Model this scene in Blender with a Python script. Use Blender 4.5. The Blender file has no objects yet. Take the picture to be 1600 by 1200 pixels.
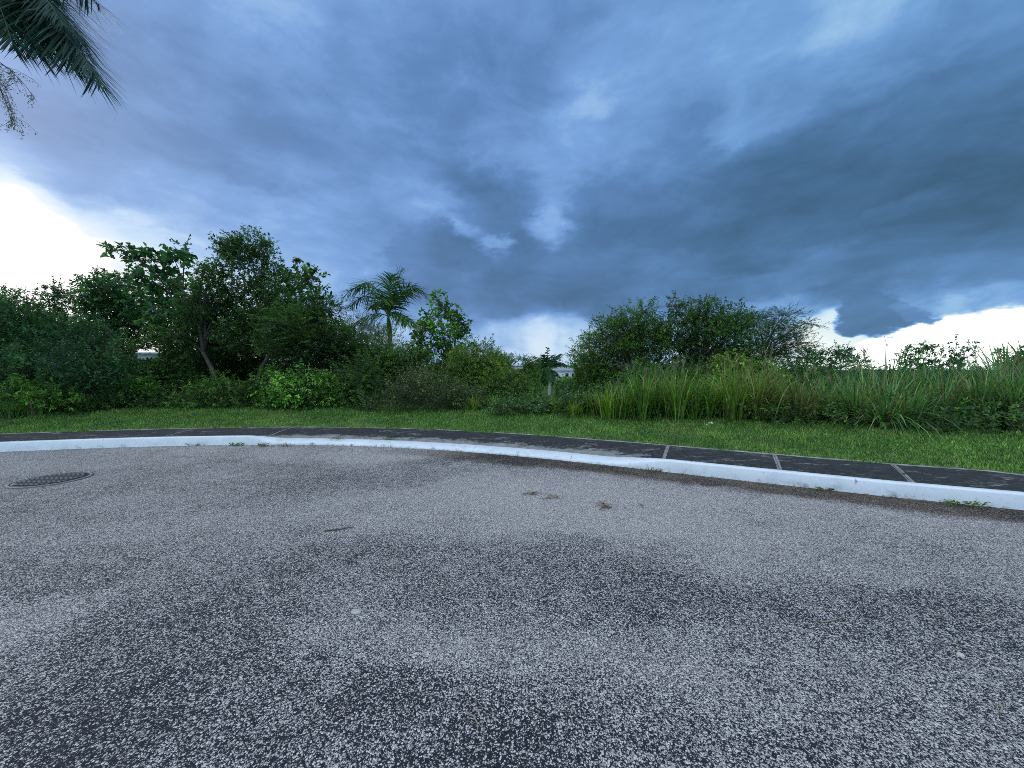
import bpy, math, random
import numpy as np
from math import radians as R

S = bpy.context.scene
COL = S.collection

# ------------------------------------------------------------------ camera
F = 581.0; EYE = 1.5; PITCH = R(2.0)
cam = bpy.data.cameras.new('camera'); camo = bpy.data.objects.new('camera', cam)
COL.objects.link(camo); S.camera = camo
cam.sensor_width = 36; cam.lens = F / 1600 * 36
camo.location = (0, 0, EYE); camo.rotation_euler = (R(90) - PITCH, 0, 0)
cam.clip_start = .05; cam.clip_end = 5000
S.view_settings.view_transform = 'Standard'; S.view_settings.look = 'None'
S.view_settings.exposure = 0.0; S.view_settings.gamma = 1.0
S.render.resolution_x = 1024; S.render.resolution_y = 768
S.cycles.filter_width = .9; S.cycles.use_denoising = False
S.cycles.max_bounces = 6; S.cycles.diffuse_bounces = 3; S.cycles.glossy_bounces = 2
S.cycles.transmission_bounces = 4; S.cycles.transparent_max_bounces = 4


def ray(px, py):
    x = (px - 800) / F; y = (600 - py) / F
    c, s = math.cos(PITCH), math.sin(PITCH)
    return np.array([x, c + y * s, -s + y * c])


def at(px, py, Y):
    d = ray(px, py); return d * (Y / d[1]) + np.array([0, 0, EYE])


def ground_pt(px, py, z=0.0):
    d = ray(px, py); return d * ((z - EYE) / d[2]) + np.array([0, 0, EYE])


def azel(px, py):
    d = ray(px, py); d = d / np.linalg.norm(d)
    return math.degrees(math.atan2(d[0], d[1])), math.degrees(math.asin(d[2]))


def lin(c):
    return tuple(((v / 255) / 12.92 if v / 255 <= .04045 else ((v / 255 + .055) / 1.055) ** 2.4) for v in c)


# ------------------------------------------------------------------ node helper
class NB:
    def __init__(s, tree): s.t = tree; s.n = tree.nodes; s.l = tree.links
    def new(s, typ, **kw):
        nd = s.n.new(typ)
        for k, v in kw.items(): setattr(nd, k, v)
        return nd
    def put(s, sock, v):
        if hasattr(v, 'is_output'): s.l.new(v, sock)
        elif v is not None: sock.default_value = v
    def math(s, op, a, b=None, c=None, clamp=False):
        nd = s.new('ShaderNodeMath', operation=op, use_clamp=clamp)
        for i, v in enumerate((a, b, c)):
            if v is not None: s.put(nd.inputs[i], v)
        return nd.outputs[0]
    def vec(s, op, a, b=None, scale=None):
        nd = s.new('ShaderNodeVectorMath', operation=op)
        s.put(nd.inputs[0], a)
        if b is not None: s.put(nd.inputs[1], b)
        if scale is not None: s.put(nd.inputs['Scale'], scale)
        return nd.outputs[1] if op in ('LENGTH', 'DOT_PRODUCT') else nd.outputs[0]
    def xyz(s, x, y, z):
        nd = s.new('ShaderNodeCombineXYZ')
        for i, v in enumerate((x, y, z)): s.put(nd.inputs[i], v)
        return nd.outputs[0]
    def sep(s, v):
        nd = s.new('ShaderNodeSeparateXYZ'); s.put(nd.inputs[0], v); return nd.outputs
    def noise(s, v, scale, detail=4, rough=.55, col=False, dist=0):
        nd = s.new('ShaderNodeTexNoise'); s.put(nd.inputs['Vector'], v)
        nd.inputs['Scale'].default_value = scale; nd.inputs['Detail'].default_value = detail
        nd.inputs['Roughness'].default_value = rough; nd.inputs['Distortion'].default_value = dist
        return nd.outputs['Color'] if col else nd.outputs[0]
    def vor(s, v, scale, feature='F1', rnd=1.0):
        nd = s.new('ShaderNodeTexVoronoi', feature=feature); s.put(nd.inputs['Vector'], v)
        nd.inputs['Scale'].default_value = scale; nd.inputs['Randomness'].default_value = rnd
        return nd
    def rng(s, v, a, b, c=0.0, d=1.0, smooth=True):
        nd = s.new('ShaderNodeMapRange', interpolation_type='SMOOTHSTEP' if smooth else 'LINEAR')
        s.put(nd.inputs['Value'], v)
        for k, q in zip(('From Min', 'From Max', 'To Min', 'To Max'), (a, b, c, d)): s.put(nd.inputs[k], q)
        return nd.outputs[0]
    def ramp(s, v, stops, interp='LINEAR'):
        nd = s.new('ShaderNodeValToRGB'); s.put(nd.inputs[0], v)
        cr = nd.color_ramp; cr.interpolation = interp
        while len(cr.elements) < len(stops): cr.elements.new(.5)
        for e, (p, c) in zip(cr.elements, stops):
            e.position = p; e.color = (*c, 1) if len(c) == 3 else c
        return nd.outputs[0]
    def mix(s, f, a, b, typ='FLOAT', blend='MIX'):
        nd = s.new('ShaderNodeMix', data_type=typ)
        if typ == 'RGBA': nd.blend_type = blend; i = (6, 7); o = 2
        else: i = (2, 3); o = 0
        s.put(nd.inputs[0], f); s.put(nd.inputs[i[0]], a); s.put(nd.inputs[i[1]], b)
        return nd.outputs[o]
    def attr(s, name, out='Fac'):
        nd = s.new('ShaderNodeAttribute', attribute_name=name); return nd.outputs[out]


def c4(c): return (*c, 1.0)


# ------------------------------------------------------------------ sky
SUN_AZ, SUN_EL = -62.0, 26.0
W = bpy.data.worlds.new('World'); S.world = W; W.use_nodes = True
W.cycles.sampling_method = 'MANUAL'; W.cycles.sample_map_resolution = 1024
nb = NB(W.node_tree); nb.n.clear()
# brightness of the storm sky at directions read off the photograph (px, py, b)
SKY = [(-120, 60, .52), (60, 60, .50), (200, 40, .50), (300, 50, .53), (400, 30, .57), (550, 60, .54), (700, 100, .46), (800, 30, .46), (900, 40, .48),
       (1000, 60, .56), (1200, 100, .60), (1350, 20, .64), (1500, 60, .50), (1580, 40, .46), (1720, 60, .4),
       (40, 190, .52), (120, 215, .50), (100, 160, .50), (200, 150, .49), (300, 170, .45), (500, 150, .43), (650, 150, .40), (800, 150, .42), (930, 160, .57), (1050, 150, .57), (1150, 170, .58),
       (1300, 140, .52), (1450, 130, .33), (1580, 150, .27), (1720, 160, .2),
       (-60, 230, .72), (100, 265, .58), (250, 250, .50), (400, 230, .40), (550, 250, .43), (660, 240, .46), (780, 220, .56), (870, 250, .60), (1000, 200, .55),
       (1100, 230, .40), (1200, 240, .27), (1350, 220, .20), (1500, 250, .12), (1600, 250, .13), (1750, 260, .1),
       (-150, 320, 1.1), (0, 320, 1.05), (60, 320, .98), (180, 330, .72), (300, 310, .56), (450, 300, .50), (600, 300, .48), (680, 320, .52), (870, 320, .56), (950, 300, .40),
       (1050, 290, .29), (1200, 290, .17), (1350, 290, .11), (1500, 310, .15), (1620, 320, .15),
       (-100, 400, 1.1), (80, 390, 1.06), (200, 365, .92), (300, 365, .72), (400, 360, .62), (480, 380, .60), (550, 390, .60), (620, 400, .48), (700, 400, .38), (850, 400, .34),
       (1000, 380, .26), (1100, 400, .25), (1200, 380, .21), (1400, 380, .18), (1550, 390, .20),
       (-80, 480, 1.06), (80, 470, 1.04), (200, 470, 1.0), (300, 450, .86), (420, 440, .75), (500, 450, .70), (560, 440, .64), (600, 480, .55), (650, 430, .42), (700, 470, .35), (750, 440, .30),
       (900, 440, .23), (1040, 425, .33), (1200, 430, .26), (1350, 430, .26), (1500, 440, .36), (1600, 440, .42),
       (740, 490, .38), (800, 475, .28), (950, 480, .27), (1100, 480, .34), (1200, 465, .48), (1280, 470, .52),
       (200, 540, .98), (400, 540, .95), (550, 540, .9), (650, 550, .8), (760, 540, .58), (950, 540, .60), (1100, 540, .80), (1250, 540, .98), (1400, 540, 1.05), (1600, 540, 1.08)]
KNOWN = [(*azel(px, py), b) for px, py, b in SKY]
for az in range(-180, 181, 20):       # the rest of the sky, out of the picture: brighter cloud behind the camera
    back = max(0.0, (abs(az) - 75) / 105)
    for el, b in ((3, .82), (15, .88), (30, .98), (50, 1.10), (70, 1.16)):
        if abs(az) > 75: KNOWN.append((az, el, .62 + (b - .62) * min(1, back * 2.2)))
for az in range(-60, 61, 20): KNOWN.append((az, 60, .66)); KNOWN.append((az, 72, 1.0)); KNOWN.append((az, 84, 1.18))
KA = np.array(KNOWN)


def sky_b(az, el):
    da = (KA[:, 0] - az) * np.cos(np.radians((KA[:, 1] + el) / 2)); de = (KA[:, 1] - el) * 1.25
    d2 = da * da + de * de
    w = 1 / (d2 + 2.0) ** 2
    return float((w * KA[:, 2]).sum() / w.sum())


dirn = nb.new('ShaderNodeTexCoord').outputs['Generated']
dirn = nb.vec('NORMALIZE', dirn)
dx, dy, dz = nb.sep(dirn)
az = nb.math('MULTIPLY', nb.math('ARCTAN2', dx, dy), 180 / math.pi)
el = nb.math('MULTIPLY', nb.math('ARCSINE', dz), 180 / math.pi)
# wisps: the cloud deck seen in perspective
flat = nb.xyz(dx, dy, nb.math('MULTIPLY', dz, 2.2))
w1 = nb.vec('SUBTRACT', nb.noise(flat, 3.2, 6, .58, True), (.5, .5, .5))
w2 = nb.vec('SUBTRACT', nb.noise(flat, 11.0, 5, .6, True), (.5, .5, .5))
w1x, w1y, w1z = nb.sep(w1); w2x, w2y, w2z = nb.sep(w2)
azw = nb.math('ADD', az, nb.math('ADD', nb.math('MULTIPLY', w1x, 15.0), nb.math('MULTIPLY', w2x, 5.5)))
elw = nb.math('ADD', el, nb.math('ADD', nb.math('MULTIPLY', w1y, 9.0), nb.math('MULTIPLY', w2y, 4.0)))
ROWS = [-2, 2, 5, 8, 11.5, 15, 19, 23.5, 29, 35, 42, 52, 65, 90]
STOPS = sorted([-180, 180, -130, 130, -100, 100, -78, 78] + list(np.linspace(-66, 66, 24)))
fac = nb.math('MULTIPLY_ADD', azw, 1 / 360, .5, True)
b = None
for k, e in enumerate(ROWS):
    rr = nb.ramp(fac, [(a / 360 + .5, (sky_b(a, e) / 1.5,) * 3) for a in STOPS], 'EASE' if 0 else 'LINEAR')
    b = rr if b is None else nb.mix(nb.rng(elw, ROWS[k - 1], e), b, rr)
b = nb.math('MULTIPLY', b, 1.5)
# billows: soft light and dark inside the deck
bil = nb.noise(flat, 5.5, 7, .6, dist=.4)
# separate cloud masses with their own edges: (px, py, rx, ry, rot, b, soft, strength)
MASSES = [(420, 15, 95, 60, 0, .70, .9, .8), (930, 158, 34, 26, 0, .70, .9, .8), (1350, 15, 90, 60, 0, .74, .9, .8),
          (720, 330, 120, 60, -20, .60, .9, .5), (860, 340, 50, 55, 0, .66, .8, .8),
          (640, 330, 50, 40, 0, .58, .9, .6), (690, 310, 34, 26, 0, .64, .8, .7), (742, 285, 66, 38, -10, .27, .8, .85), (795, 335, 66, 60, 20, .28, .8, .85), (685, 388, 78, 48, 8, .29, .75, .9), (640, 400, 40, 40, 0, .36, .6, .7), (830, 400, 80, 50, 0, .28, .8, .8), (950, 340, 90, 70, -20, .28, .6, .7), (1220, 265, 180, 60, 14, .19, .8, .7), (1420, 175, 120, 50, 16, .30, .5, .7),
          (772, 380, 30, 13, 0, .66, .7, .85), (722, 352, 46, 11, -15, .66, .9, .7), (858, 352, 34, 34, 0, .70, .7, .8), (560, 425, 60, 25, -25, .68, .8, .6),
          (1040, 412, 55, 28, 0, .37, .6, .7), (1480, 262, 200, 50, 12, .12, .9, .6), (1180, 340, 170, 40, 6, .17, .8, .5),
          (-60, 412, 300, 150, -24, 1.12, .42, .95),
          (1560, 545, 290, 66, 3, 1.14, .10, .97), (1300, 520, 60, 36, 0, 1.0, .3, .8), (1365, 490, 62, 36, 5, .28, .22, .97), (1425, 493, 34, 12, -12, .40, .35, .9), (1320, 455, 130, 16, 2, .28, .6, .8),
          (700, 455, 150, 30, 4, .28, .7, .6), (900, 462, 120, 24, 0, .24, .7, .7),
          (850, 560, 150, 70, 0, .76, .16, .95), (842, 545, 44, 56, 0, .93, .9, .85), (872, 540, 6, 60, 0, .70, .9, .35), (815, 545, 8, 50, 0, .74, .9, .3), (890, 545, 5, 50, 0, .76, .9, .25), (908, 545, 34, 58, 0, .84, .9, .6), (765, 580, 70, 40, 0, .76, .9, .7),
          (1205, 474, 70, 12, 4, .66, .8, .7), (1600, 462, 120, 14, -3, .62, .9, .6), (1100, 345, 60, 24, 10, .36, .8, .5), (1400, 330, 120, 14, 4, .30, .8, .5), (1300, 395, 160, 14, 2, .31, .8, .5), (1180, 415, 80, 14, 0, .16, .8, .5), (1530, 350, 90, 16, -6, .12, .8, .5),
          (1140, 215, 36, 30, 0, .52, .7, .6), (1010, 265, 70, 34, 20, .52, .8, .5), (330, 330, 120, 14, -8, .66, .9, .6), (420, 290, 90, 12, -6, .40, .9, .5), (610, 195, 60, 16, 10, .54, .9, .6), (480, 345, 80, 14, 8, .66, .9, .5)]
w3x, w3y, _ = nb.sep(nb.vec('SUBTRACT', nb.noise(flat, 30.0, 4, .6, True), (.5, .5, .5)))
vv = nb.xyz(nb.math('ADD', az, nb.math('MULTIPLY_ADD', w2x, 7.0, nb.math('MULTIPLY', w3x, 1.8))), nb.math('ADD', el, nb.math('MULTIPLY_ADD', w2y, 5.0, nb.math('MULTIPLY', w3y, 1.4))), 0.0)
vs = nb.xyz(nb.math('MULTIPLY_ADD', w2x, 3.0, az), nb.math('MULTIPLY_ADD', w2y, 2.0, el), 0.0)   # calmer edges for rain and the far gap
for px, py, rx, ry, rot, bb, soft, stg in MASSES:
    a0, e0 = azel(px, py)
    sx = abs(azel(px + 10, py)[0] - a0) / 10; sy = abs(azel(px, py + 10)[1] - e0) / 10
    mp = nb.new('ShaderNodeMapping', vector_type='TEXTURE'); nb.put(mp.inputs[0], vs if py > 515 else vv)
    mp.inputs[1].default_value = (a0, e0, 0); mp.inputs[2].default_value = (0, 0, R(rot)); mp.inputs[3].default_value = (rx * sx, ry * sy, 1)
    m = nb.rng(nb.vec('LENGTH', mp.outputs[0]), 1 + soft * .5, 1 - soft, 0.0, stg)
    b = nb.mix(m, b, bb)
# billows: soft light and dark inside the deck, fading where the white gaps open
bamp = nb.rng(b, .95, .75, .0, 1.0)
bsum = nb.math('ADD', nb.math('MULTIPLY', nb.math('SUBTRACT', bil, .5), .42), nb.math('ADD', nb.math('MULTIPLY', w2z, .16), nb.math('MULTIPLY', w1z, .16)))
b = nb.math('ADD', b, nb.math('MULTIPLY', bsum, bamp))
b = nb.mix(bamp, b, nb.math('MULTIPLY_ADD', nb.math('SUBTRACT', b, .46), 1.16, .435))
col = nb.ramp(nb.math('MULTIPLY', b, 1.0, None, True),
              [(0, lin((60, 94, 128))), (.2, lin((77, 115, 160))), (.4, lin((96, 137, 192))), (.6, lin((123, 166, 224))), (.75, lin((156, 193, 238))), (.88, lin((200, 225, 252))), (1, (1, 1, 1))])
# rain-heavy side of the sky is a greyer teal
col = nb.mix(nb.rng(az, -5, 50, 0, .55), col, nb.mix(1.0, col, c4((.86, 1.02, .94)), 'RGBA', 'MULTIPLY'), 'RGBA')
over = nb.math('MULTIPLY_ADD', nb.math('MAXIMUM', nb.math('SUBTRACT', b, .97), 0.0), 5.0, 1.0)
col = nb.mix(nb.rng(dy, .1, -.35), col, nb.mix(1.0, col, c4((.80, .95, 1.14)), 'RGBA', 'MULTIPLY'), 'RGBA')
cloud = nb.vec('SCALE', col, scale=nb.math('MULTIPLY', over, 10.0))
sky = nb.new('ShaderNodeTexSky', sky_type='NISHITA')
sky.sun_disc = False; sky.sun_elevation = R(SUN_EL); sky.sun_rotation = R(SUN_AZ); sky.air_density = 1.2; sky.dust_density = 1.5
tot = nb.mix(.93, sky.outputs[0], cloud, 'RGBA')
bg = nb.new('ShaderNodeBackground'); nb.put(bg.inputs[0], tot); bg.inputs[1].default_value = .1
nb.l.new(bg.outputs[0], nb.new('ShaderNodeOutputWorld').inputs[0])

# ------------------------------------------------------------------ sun (behind cloud, low on the left)
sl = bpy.data.lights.new('sun', 'SUN'); sl.energy = .8; sl.angle = R(22); sl.color = (1, .97, .92)
so = bpy.data.objects.new('sun', sl); COL.objects.link(so)
so.rotation_euler = (R(90 - SUN_EL), 0, -R(SUN_AZ) + math.pi)

# ------------------------------------------------------------------ mesh helpers
def mesh_np(name, V, faces, mat, parent=None, col=None, attrs=None, smooth=False, uv=None):
    V = np.asarray(V, dtype=np.float32).reshape(-1, 3)
    if not isinstance(faces, list): faces = [faces]
    faces = [np.asarray(f, dtype=np.int32) for f in faces if len(f)]
    me = bpy.data.meshes.new(name)
    me.vertices.add(len(V)); me.vertices.foreach_set('co', V.ravel())
    tot = np.concatenate([np.full(len(f), f.shape[1], dtype=np.int32) for f in faces])
    idx = np.concatenate([f.ravel() for f in faces])
    me.loops.add(len(idx)); me.loops.foreach_set('vertex_index', idx)
    me.polygons.add(len(tot))
    me.polygons.foreach_set('loop_start', np.concatenate([[0], np.cumsum(tot)[:-1]]).astype(np.int32))
    if smooth: me.polygons.foreach_set('use_smooth', np.ones(len(tot), dtype=bool))
    if col is not None:
        a = me.attributes.new('tint', 'FLOAT_COLOR', 'POINT')
        cc = np.ones((len(V), 4), dtype=np.float32); cc[:, :3] = col; a.data.foreach_set('color', cc.ravel())
    for k, v in (attrs or {}).items():
        a = me.attributes.new(k, 'FLOAT', 'POINT'); a.data.foreach_set('value', np.asarray(v, dtype=np.float32).ravel())
    me.update(calc_edges=True); me.validate()
    if mat: me.materials.append(mat)
    o = bpy.data.objects.new(name, me); COL.objects.link(o)
    if parent: o.parent = parent
    return o


def tag(o, label, cat, group=None, kind=None):
    o['label'] = label; o['category'] = cat
    if group: o['group'] = group
    if kind: o['kind'] = kind
    return o


def empty(name, loc, label, cat, group=None):
    o = bpy.data.objects.new(name, None); COL.objects.link(o); o.location = loc
    o.empty_display_size = .2
    return tag(o, label, cat, group)


class Geo:
    def __init__(s): s.V = []; s.F = {}; s.C = []; s.n = 0
    def add(s, V, F, c=None):
        V = np.asarray(V, dtype=np.float32).reshape(-1, 3); F = np.asarray(F, dtype=np.int32)
        s.V.append(V); s.F.setdefault(F.shape[1], []).append(F + s.n); s.n += len(V)
        cc = np.empty((len(V), 3), dtype=np.float32); cc[:] = (1, 1, 1) if c is None else c; s.C.append(cc)
    def build(s, name, mat, parent=None, origin=None, smooth=False, color=True):
        V = np.concatenate(s.V)
        if origin is not None: V = V - np.asarray(origin, dtype=np.float32)
        o = mesh_np(name, V, [np.concatenate(f) for f in s.F.values()], mat, parent, np.concatenate(s.C) if color else None, smooth=smooth)
        return o


def unit(v): return v / (np.linalg.norm(v, axis=-1, keepdims=True) + 1e-9)


def tube(P, r, sides=6, cap=True):
    P = np.asarray(P, dtype=float); n = len(P); r = np.broadcast_to(r, n)
    T = unit(np.gradient(P, axis=0))
    up = np.array([0, 0, 1.]) if abs(T[0, 2]) < .9 else np.array([0, 1., 0])
    A = unit(np.cross(T, up)); B = np.cross(T, A)
    a = np.linspace(0, 2 * np.pi, sides, endpoint=False)
    V = P[:, None] + r[:, None, None] * (A[:, None] * np.cos(a)[None, :, None] + B[:, None] * np.sin(a)[None, :, None])
    i = np.arange(n - 1)[:, None] * sides; j = np.arange(sides)[None]
    Fq = np.stack([i + j, i + (j + 1) % sides, i + sides + (j + 1) % sides, i + sides + j], -1).reshape(-1, 4)
    return V.reshape(-1, 3), Fq


def twigs(A, B, r0, r1):
    """many thin straight 3-sided twigs at once"""
    n = len(A); T = unit(B - A); ref = np.where(np.abs(T[:, 2:3]) < .9, [[0, 0, 1.]], [[1., 0, 0]])
    U = unit(np.cross(T, ref)); Wv = np.cross(T, U)
    V = np.empty((n, 6, 3))
    for k in range(3):
        q = U * math.cos(k * 2.0944) + Wv * math.sin(k * 2.0944)
        V[:, k] = A + q * r0; V[:, 3 + k] = B + q * r1
    base = np.arange(n)[:, None] * 6
    Fq = np.concatenate([base + np.array([k, (k + 1) % 3, 3 + (k + 1) % 3, 3 + k]) for k in range(3)])
    return V.reshape(-1, 3), Fq


def leaves(O, D, N, L, Wd, droop=.12, fold=.18, wide=.42):
    """two-quad folded leaves: O base, D direction, N normal, L length, Wd width"""
    n = len(O); D = unit(D); Sd = unit(np.cross(D, N)); N = np.cross(Sd, D)
    L = np.broadcast_to(L, n)[:, None]; Wd = np.broadcast_to(Wd, n)[:, None]
    V = np.empty((n, 6, 3))
    V[:, 0] = O
    V[:, 1] = O + D * L * wide * .75 + Sd * Wd * .5 + N * Wd * fold
    V[:, 2] = O + D * L * .75 + Sd * Wd * .34 + N * (Wd * fold * .6 - L * droop * .5)
    V[:, 3] = O + D * L - N * L * droop
    V[:, 4] = O + D * L * .75 - Sd * Wd * .34 + N * (Wd * fold * .6 - L * droop * .5)
    V[:, 5] = O + D * L * wide * .75 - Sd * Wd * .5 + N * Wd * fold
    b0 = np.arange(n)[:, None] * 6
    Fq = np.concatenate([b0 + np.array([0, 1, 2, 3]), b0 + np.array([3, 4, 5, 0])])
    return V.reshape(-1, 3), Fq


def strips(O, D0, L, Wd, bend, seg=5, side=None, rng=None, tipw=.05):
    """grass-like blades: start O, direction D0, bending under gravity by 'bend' (radians-ish)"""
    n = len(O); L = np.broadcast_to(L, n); Wd = np.broadcast_to(Wd, n); bend = np.broadcast_to(bend, n)
    D = unit(D0.copy()); hor = D.copy(); hor[:, 2] = 0; hor = unit(hor + 1e-6)
    if side is None: side = np.cross(hor, [0, 0, 1.])
    side = unit(side)
    P = O.copy(); V = np.empty((n, (seg + 1) * 2, 3))
    for k in range(seg + 1):
        t = k / seg
        w = Wd * (1 - t) ** .6 * min(1, .55 + 1.6 * t) + Wd * tipw
        V[:, 2 * k] = P + side * w[:, None] * .5; V[:, 2 * k + 1] = P - side * w[:, None] * .5
        P = P + D * (L / seg)[:, None]
        D = unit(D + hor * (bend / seg * .6 * (0.4 + 1.2 * t))[:, None] - np.array([0, 0, 1.]) * (bend / seg * (.3 + 1.6 * t))[:, None])
    b0 = np.arange(n)[:, None] * (seg + 1) * 2
    Fq = np.concatenate([b0 + np.array([2 * k, 2 * k + 1, 2 * k + 3, 2 * k + 2]) for k in range(seg)])
    return V.reshape(-1, 3), Fq


# ------------------------------------------------------------------ materials
def mat_new(name):
    m = bpy.data.materials.new(name); m.use_nodes = True
    nbm = NB(m.node_tree); bs = nbm.n['Principled BSDF']; return m, nbm, bs


def m_foliage(name, rough=.5, trans=.3, spec=.35):
    m, q, bs = mat_new(name)
    c = q.attr('tint', 'Color')
    pos = q.new('ShaderNodeNewGeometry').outputs['Position']
    v = q.rng(q.noise(pos, 9, 3), .3, .7, .75, 1.2)
    c2 = q.vec('SCALE', c, scale=v)
    q.put(bs.inputs['Base Color'], c2); bs.inputs['Roughness'].default_value = rough
    bs.inputs['Specular IOR Level'].default_value = spec
    tr = q.new('ShaderNodeBsdfTranslucent'); q.put(tr.inputs[0], q.mix(1.0, c2, c4((1.25, 1.35, .55)), 'RGBA', 'MULTIPLY'))
    mx = q.new('ShaderNodeMixShader'); mx.inputs[0].default_value = trans
    q.l.new(bs.outputs[0], mx.inputs[1]); q.l.new(tr.outputs[0], mx.inputs[2])
    q.l.new(mx.outputs[0], q.n['Material Output'].inputs[0])
    return m


def m_plain(name, base, rough=.8, var=.25, scale=8, bump=0, bscale=40, spec=.3, stretch=(1, 1, 1)):
    m, q, bs = mat_new(name)
    pos = q.vec('MULTIPLY', q.new('ShaderNodeTexCoord').outputs['Object'], stretch)
    v = q.rng(q.noise(pos, scale, 5, .6), .25, .75, 1 - var, 1 + var)
    q.put(bs.inputs['Base Color'], q.vec('SCALE', q.vec('ADD', tuple(base), (0, 0, 0)), scale=v))
    bs.inputs['Roughness'].default_value = rough; bs.inputs['Specular IOR Level'].default_value = spec
    if bump:
        bp = q.new('ShaderNodeBump'); bp.inputs['Strength'].default_value = bump; bp.inputs['Distance'].default_value = .01
        q.put(bp.inputs['Height'], q.noise(pos, bscale, 4)); q.l.new(bp.outputs[0], bs.inputs['Normal'])
    return m


M_LEAF = m_foliage('leaf', .45, .34, .4); M_GLOSS = m_foliage('glossy leaf', .36, .22, .5); M_BLADE = m_foliage('grass blade', .5, .3)
M_PALM = m_foliage('palm leaf', .5, .06, .15)
M_BARK = m_plain('bark', (.14, .12, .10), .9, .45, 6, .5, 30, stretch=(1, 1, .25))
M_PALEBARK = m_plain('pale palm bark', (.48, .46, .42), .8, .25, 5, .3, 30)
M_DRY = m_foliage('dry leaf', .7, .1, .2)
M_IRON = m_plain('cast iron', (.070, .075, .085), .55, .4, 30, .3, 120, .5)
M_IRONRIM = m_plain('worn iron rim', (.11, .11, .12), .5, .4, 25, .3, 90, .5)
M_WALL = m_plain('white wall paint', (.74, .74, .72), .8, .1, 3)
M_ROOF = m_plain('grey roof sheet', (.32, .34, .37), .6, .15, 3)
M_REDROOF = m_plain('rusty roof sheet', (.22, .12, .09), .7, .2, 3)
M_DARK = m_plain('dark window glass', (.03, .035, .04), .25, .1, 3, spec=.5)
M_STONE = m_plain('pale stone', (.52, .48, .44), .85, .15, 40, .4, 90)
M_PAPER = m_plain('white litter', (.8, .8, .8), .7, .05, 20)

# ------------------------------------------------------------------ kerb line
CX, CY, RK = -5.25, -9.61, 17.04
_kp = np.array([ground_pt(*p)[:2] for p in [(0, 707), (30, 705.5), (110, 701), (200, 697), (300, 695.5), (375, 696), (462, 697), (575, 698), (631, 701), (687, 704), (744, 706), (800, 710), (862, 715), (947, 727), (1003, 735), (1087, 745), (1200, 756), (1290, 766), (1431, 782), (1501, 787), (1600, 796)]])
_kth = np.arctan2(_kp[:, 0] - CX, _kp[:, 1] - CY)            # bearing from the turning circle's centre
_kr = np.hypot(_kp[:, 0] - CX, _kp[:, 1] - CY) - RK
_pf = np.polyfit(_kth, _kr, 4)
_lo, _hi = _kth.min(), _kth.max()


def rk(th):
    th = np.asarray(th, dtype=float); tc = np.clip(th, _lo, _hi)
    fall = np.exp(-(np.abs(th - tc) / .25) ** 2)
    return RK + np.polyval(_pf, tc) * fall


def pol(x, y):
    th = np.arctan2(x - CX, y - CY); r = np.hypot(x - CX, y - CY); return th, r - rk(th)


def onring(th, t):
    r = rk(th) + t; return CX + np.sin(th) * r, CY + np.cos(th) * r


def th_of(px, py, z=0.):
    g = ground_pt(px, py, z); return math.atan2(g[0] - CX, g[1] - CY)


def sm(a, b_, x):
    u = np.clip((np.asarray(x, dtype=float) - a) / (b_ - a), 0, 1); return u * u * (3 - 2 * u)


TL0, TL1 = th_of(378, 696), th_of(432, 697)      # left ramp of the dropped kerb
TR0, TR1 = th_of(945, 727), th_of(1050, 741)     # right ramp


def drop(th): return sm(TL0, TL1, th) * (1 - sm(TR0, TR1, th))


def n2(x, y, s, seed=0):
    """cheap smooth value noise, numpy"""
    x = np.asarray(x) * s + seed * 17.3; y = np.asarray(y) * s - seed * 9.1
    xi = np.floor(x); yi = np.floor(y); u = x - xi; v = y - yi; u = u * u * (3 - 2 * u); v = v * v * (3 - 2 * v)
    h = lambda a, c: np.modf(np.abs(np.sin(a * 127.1 + c * 311.7) * 43758.5453))[0]
    return (h(xi, yi) * (1 - u) + h(xi + 1, yi) * u) * (1 - v) + (h(xi, yi + 1) * (1 - u) + h(xi + 1, yi + 1) * u) * v


PAVE = 1.17                                       # from kerb face to the lawn edge


def gz(x, y):
    th, t = pol(np.asarray(x, dtype=float), np.asarray(y, dtype=float))
    z = .165 + .19 * sm(PAVE, 3.6, t) + .03 * (n2(x, y, 1.1) - .5) * sm(PAVE, 1.6, t)
    z = z - 1.9 * sm(6, 45, t) - 2.0 * sm(45, 130, t)
    return z


def gpt(x, y): return np.array([x, y, float(gz(x, y))])


# ------------------------------------------------------------------ ground sheet
M_GROUND, q, bs = mat_new('soil and grass')
pos = q.new('ShaderNodeNewGeometry').outputs['Position']
q.put(bs.inputs['Base Color'], q.ramp(q.noise(pos, 3.0, 7, .65), [(.25, (.034, .060, .016)), (.5, (.055, .110, .024)), (.68, (.085, .135, .036)), (.85, (.13, .12, .06))]))
bs.inputs['Roughness'].default_value = .95; bs.inputs['Specular IOR Level'].default_value = .1
bp = q.new('ShaderNodeBump'); bp.inputs['Distance'].default_value = .03; q.put(bp.inputs['Height'], q.noise(pos, 30, 5)); q.l.new(bp.outputs[0], bs.inputs['Normal'])
NT = 420
ths = np.linspace(-math.pi, math.pi, NT, endpoint=False)
tl = np.array([PAVE - .02, PAVE + .05, 1.3, 1.5, 1.8, 2.1, 2.4, 2.8, 3.2, 3.6, 4.2, 5, 6, 8, 10, 13, 17, 22, 28, 36, 46, 60, 80, 110, 150, 220, 350, 600, 1200, 2600])
TH, TT = np.meshgrid(ths, tl, indexing='ij')
gx, gy = onring(TH, TT); gzv = gz(gx, gy)
i = np.arange(NT)[:, None]; j = np.arange(len(tl) - 1)[None]; K = len(tl)
Fg = np.stack([i * K + j, i * K + j + 1, ((i + 1) % NT) * K + j + 1, ((i + 1) % NT) * K + j], -1).reshape(-1, 4)
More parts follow.
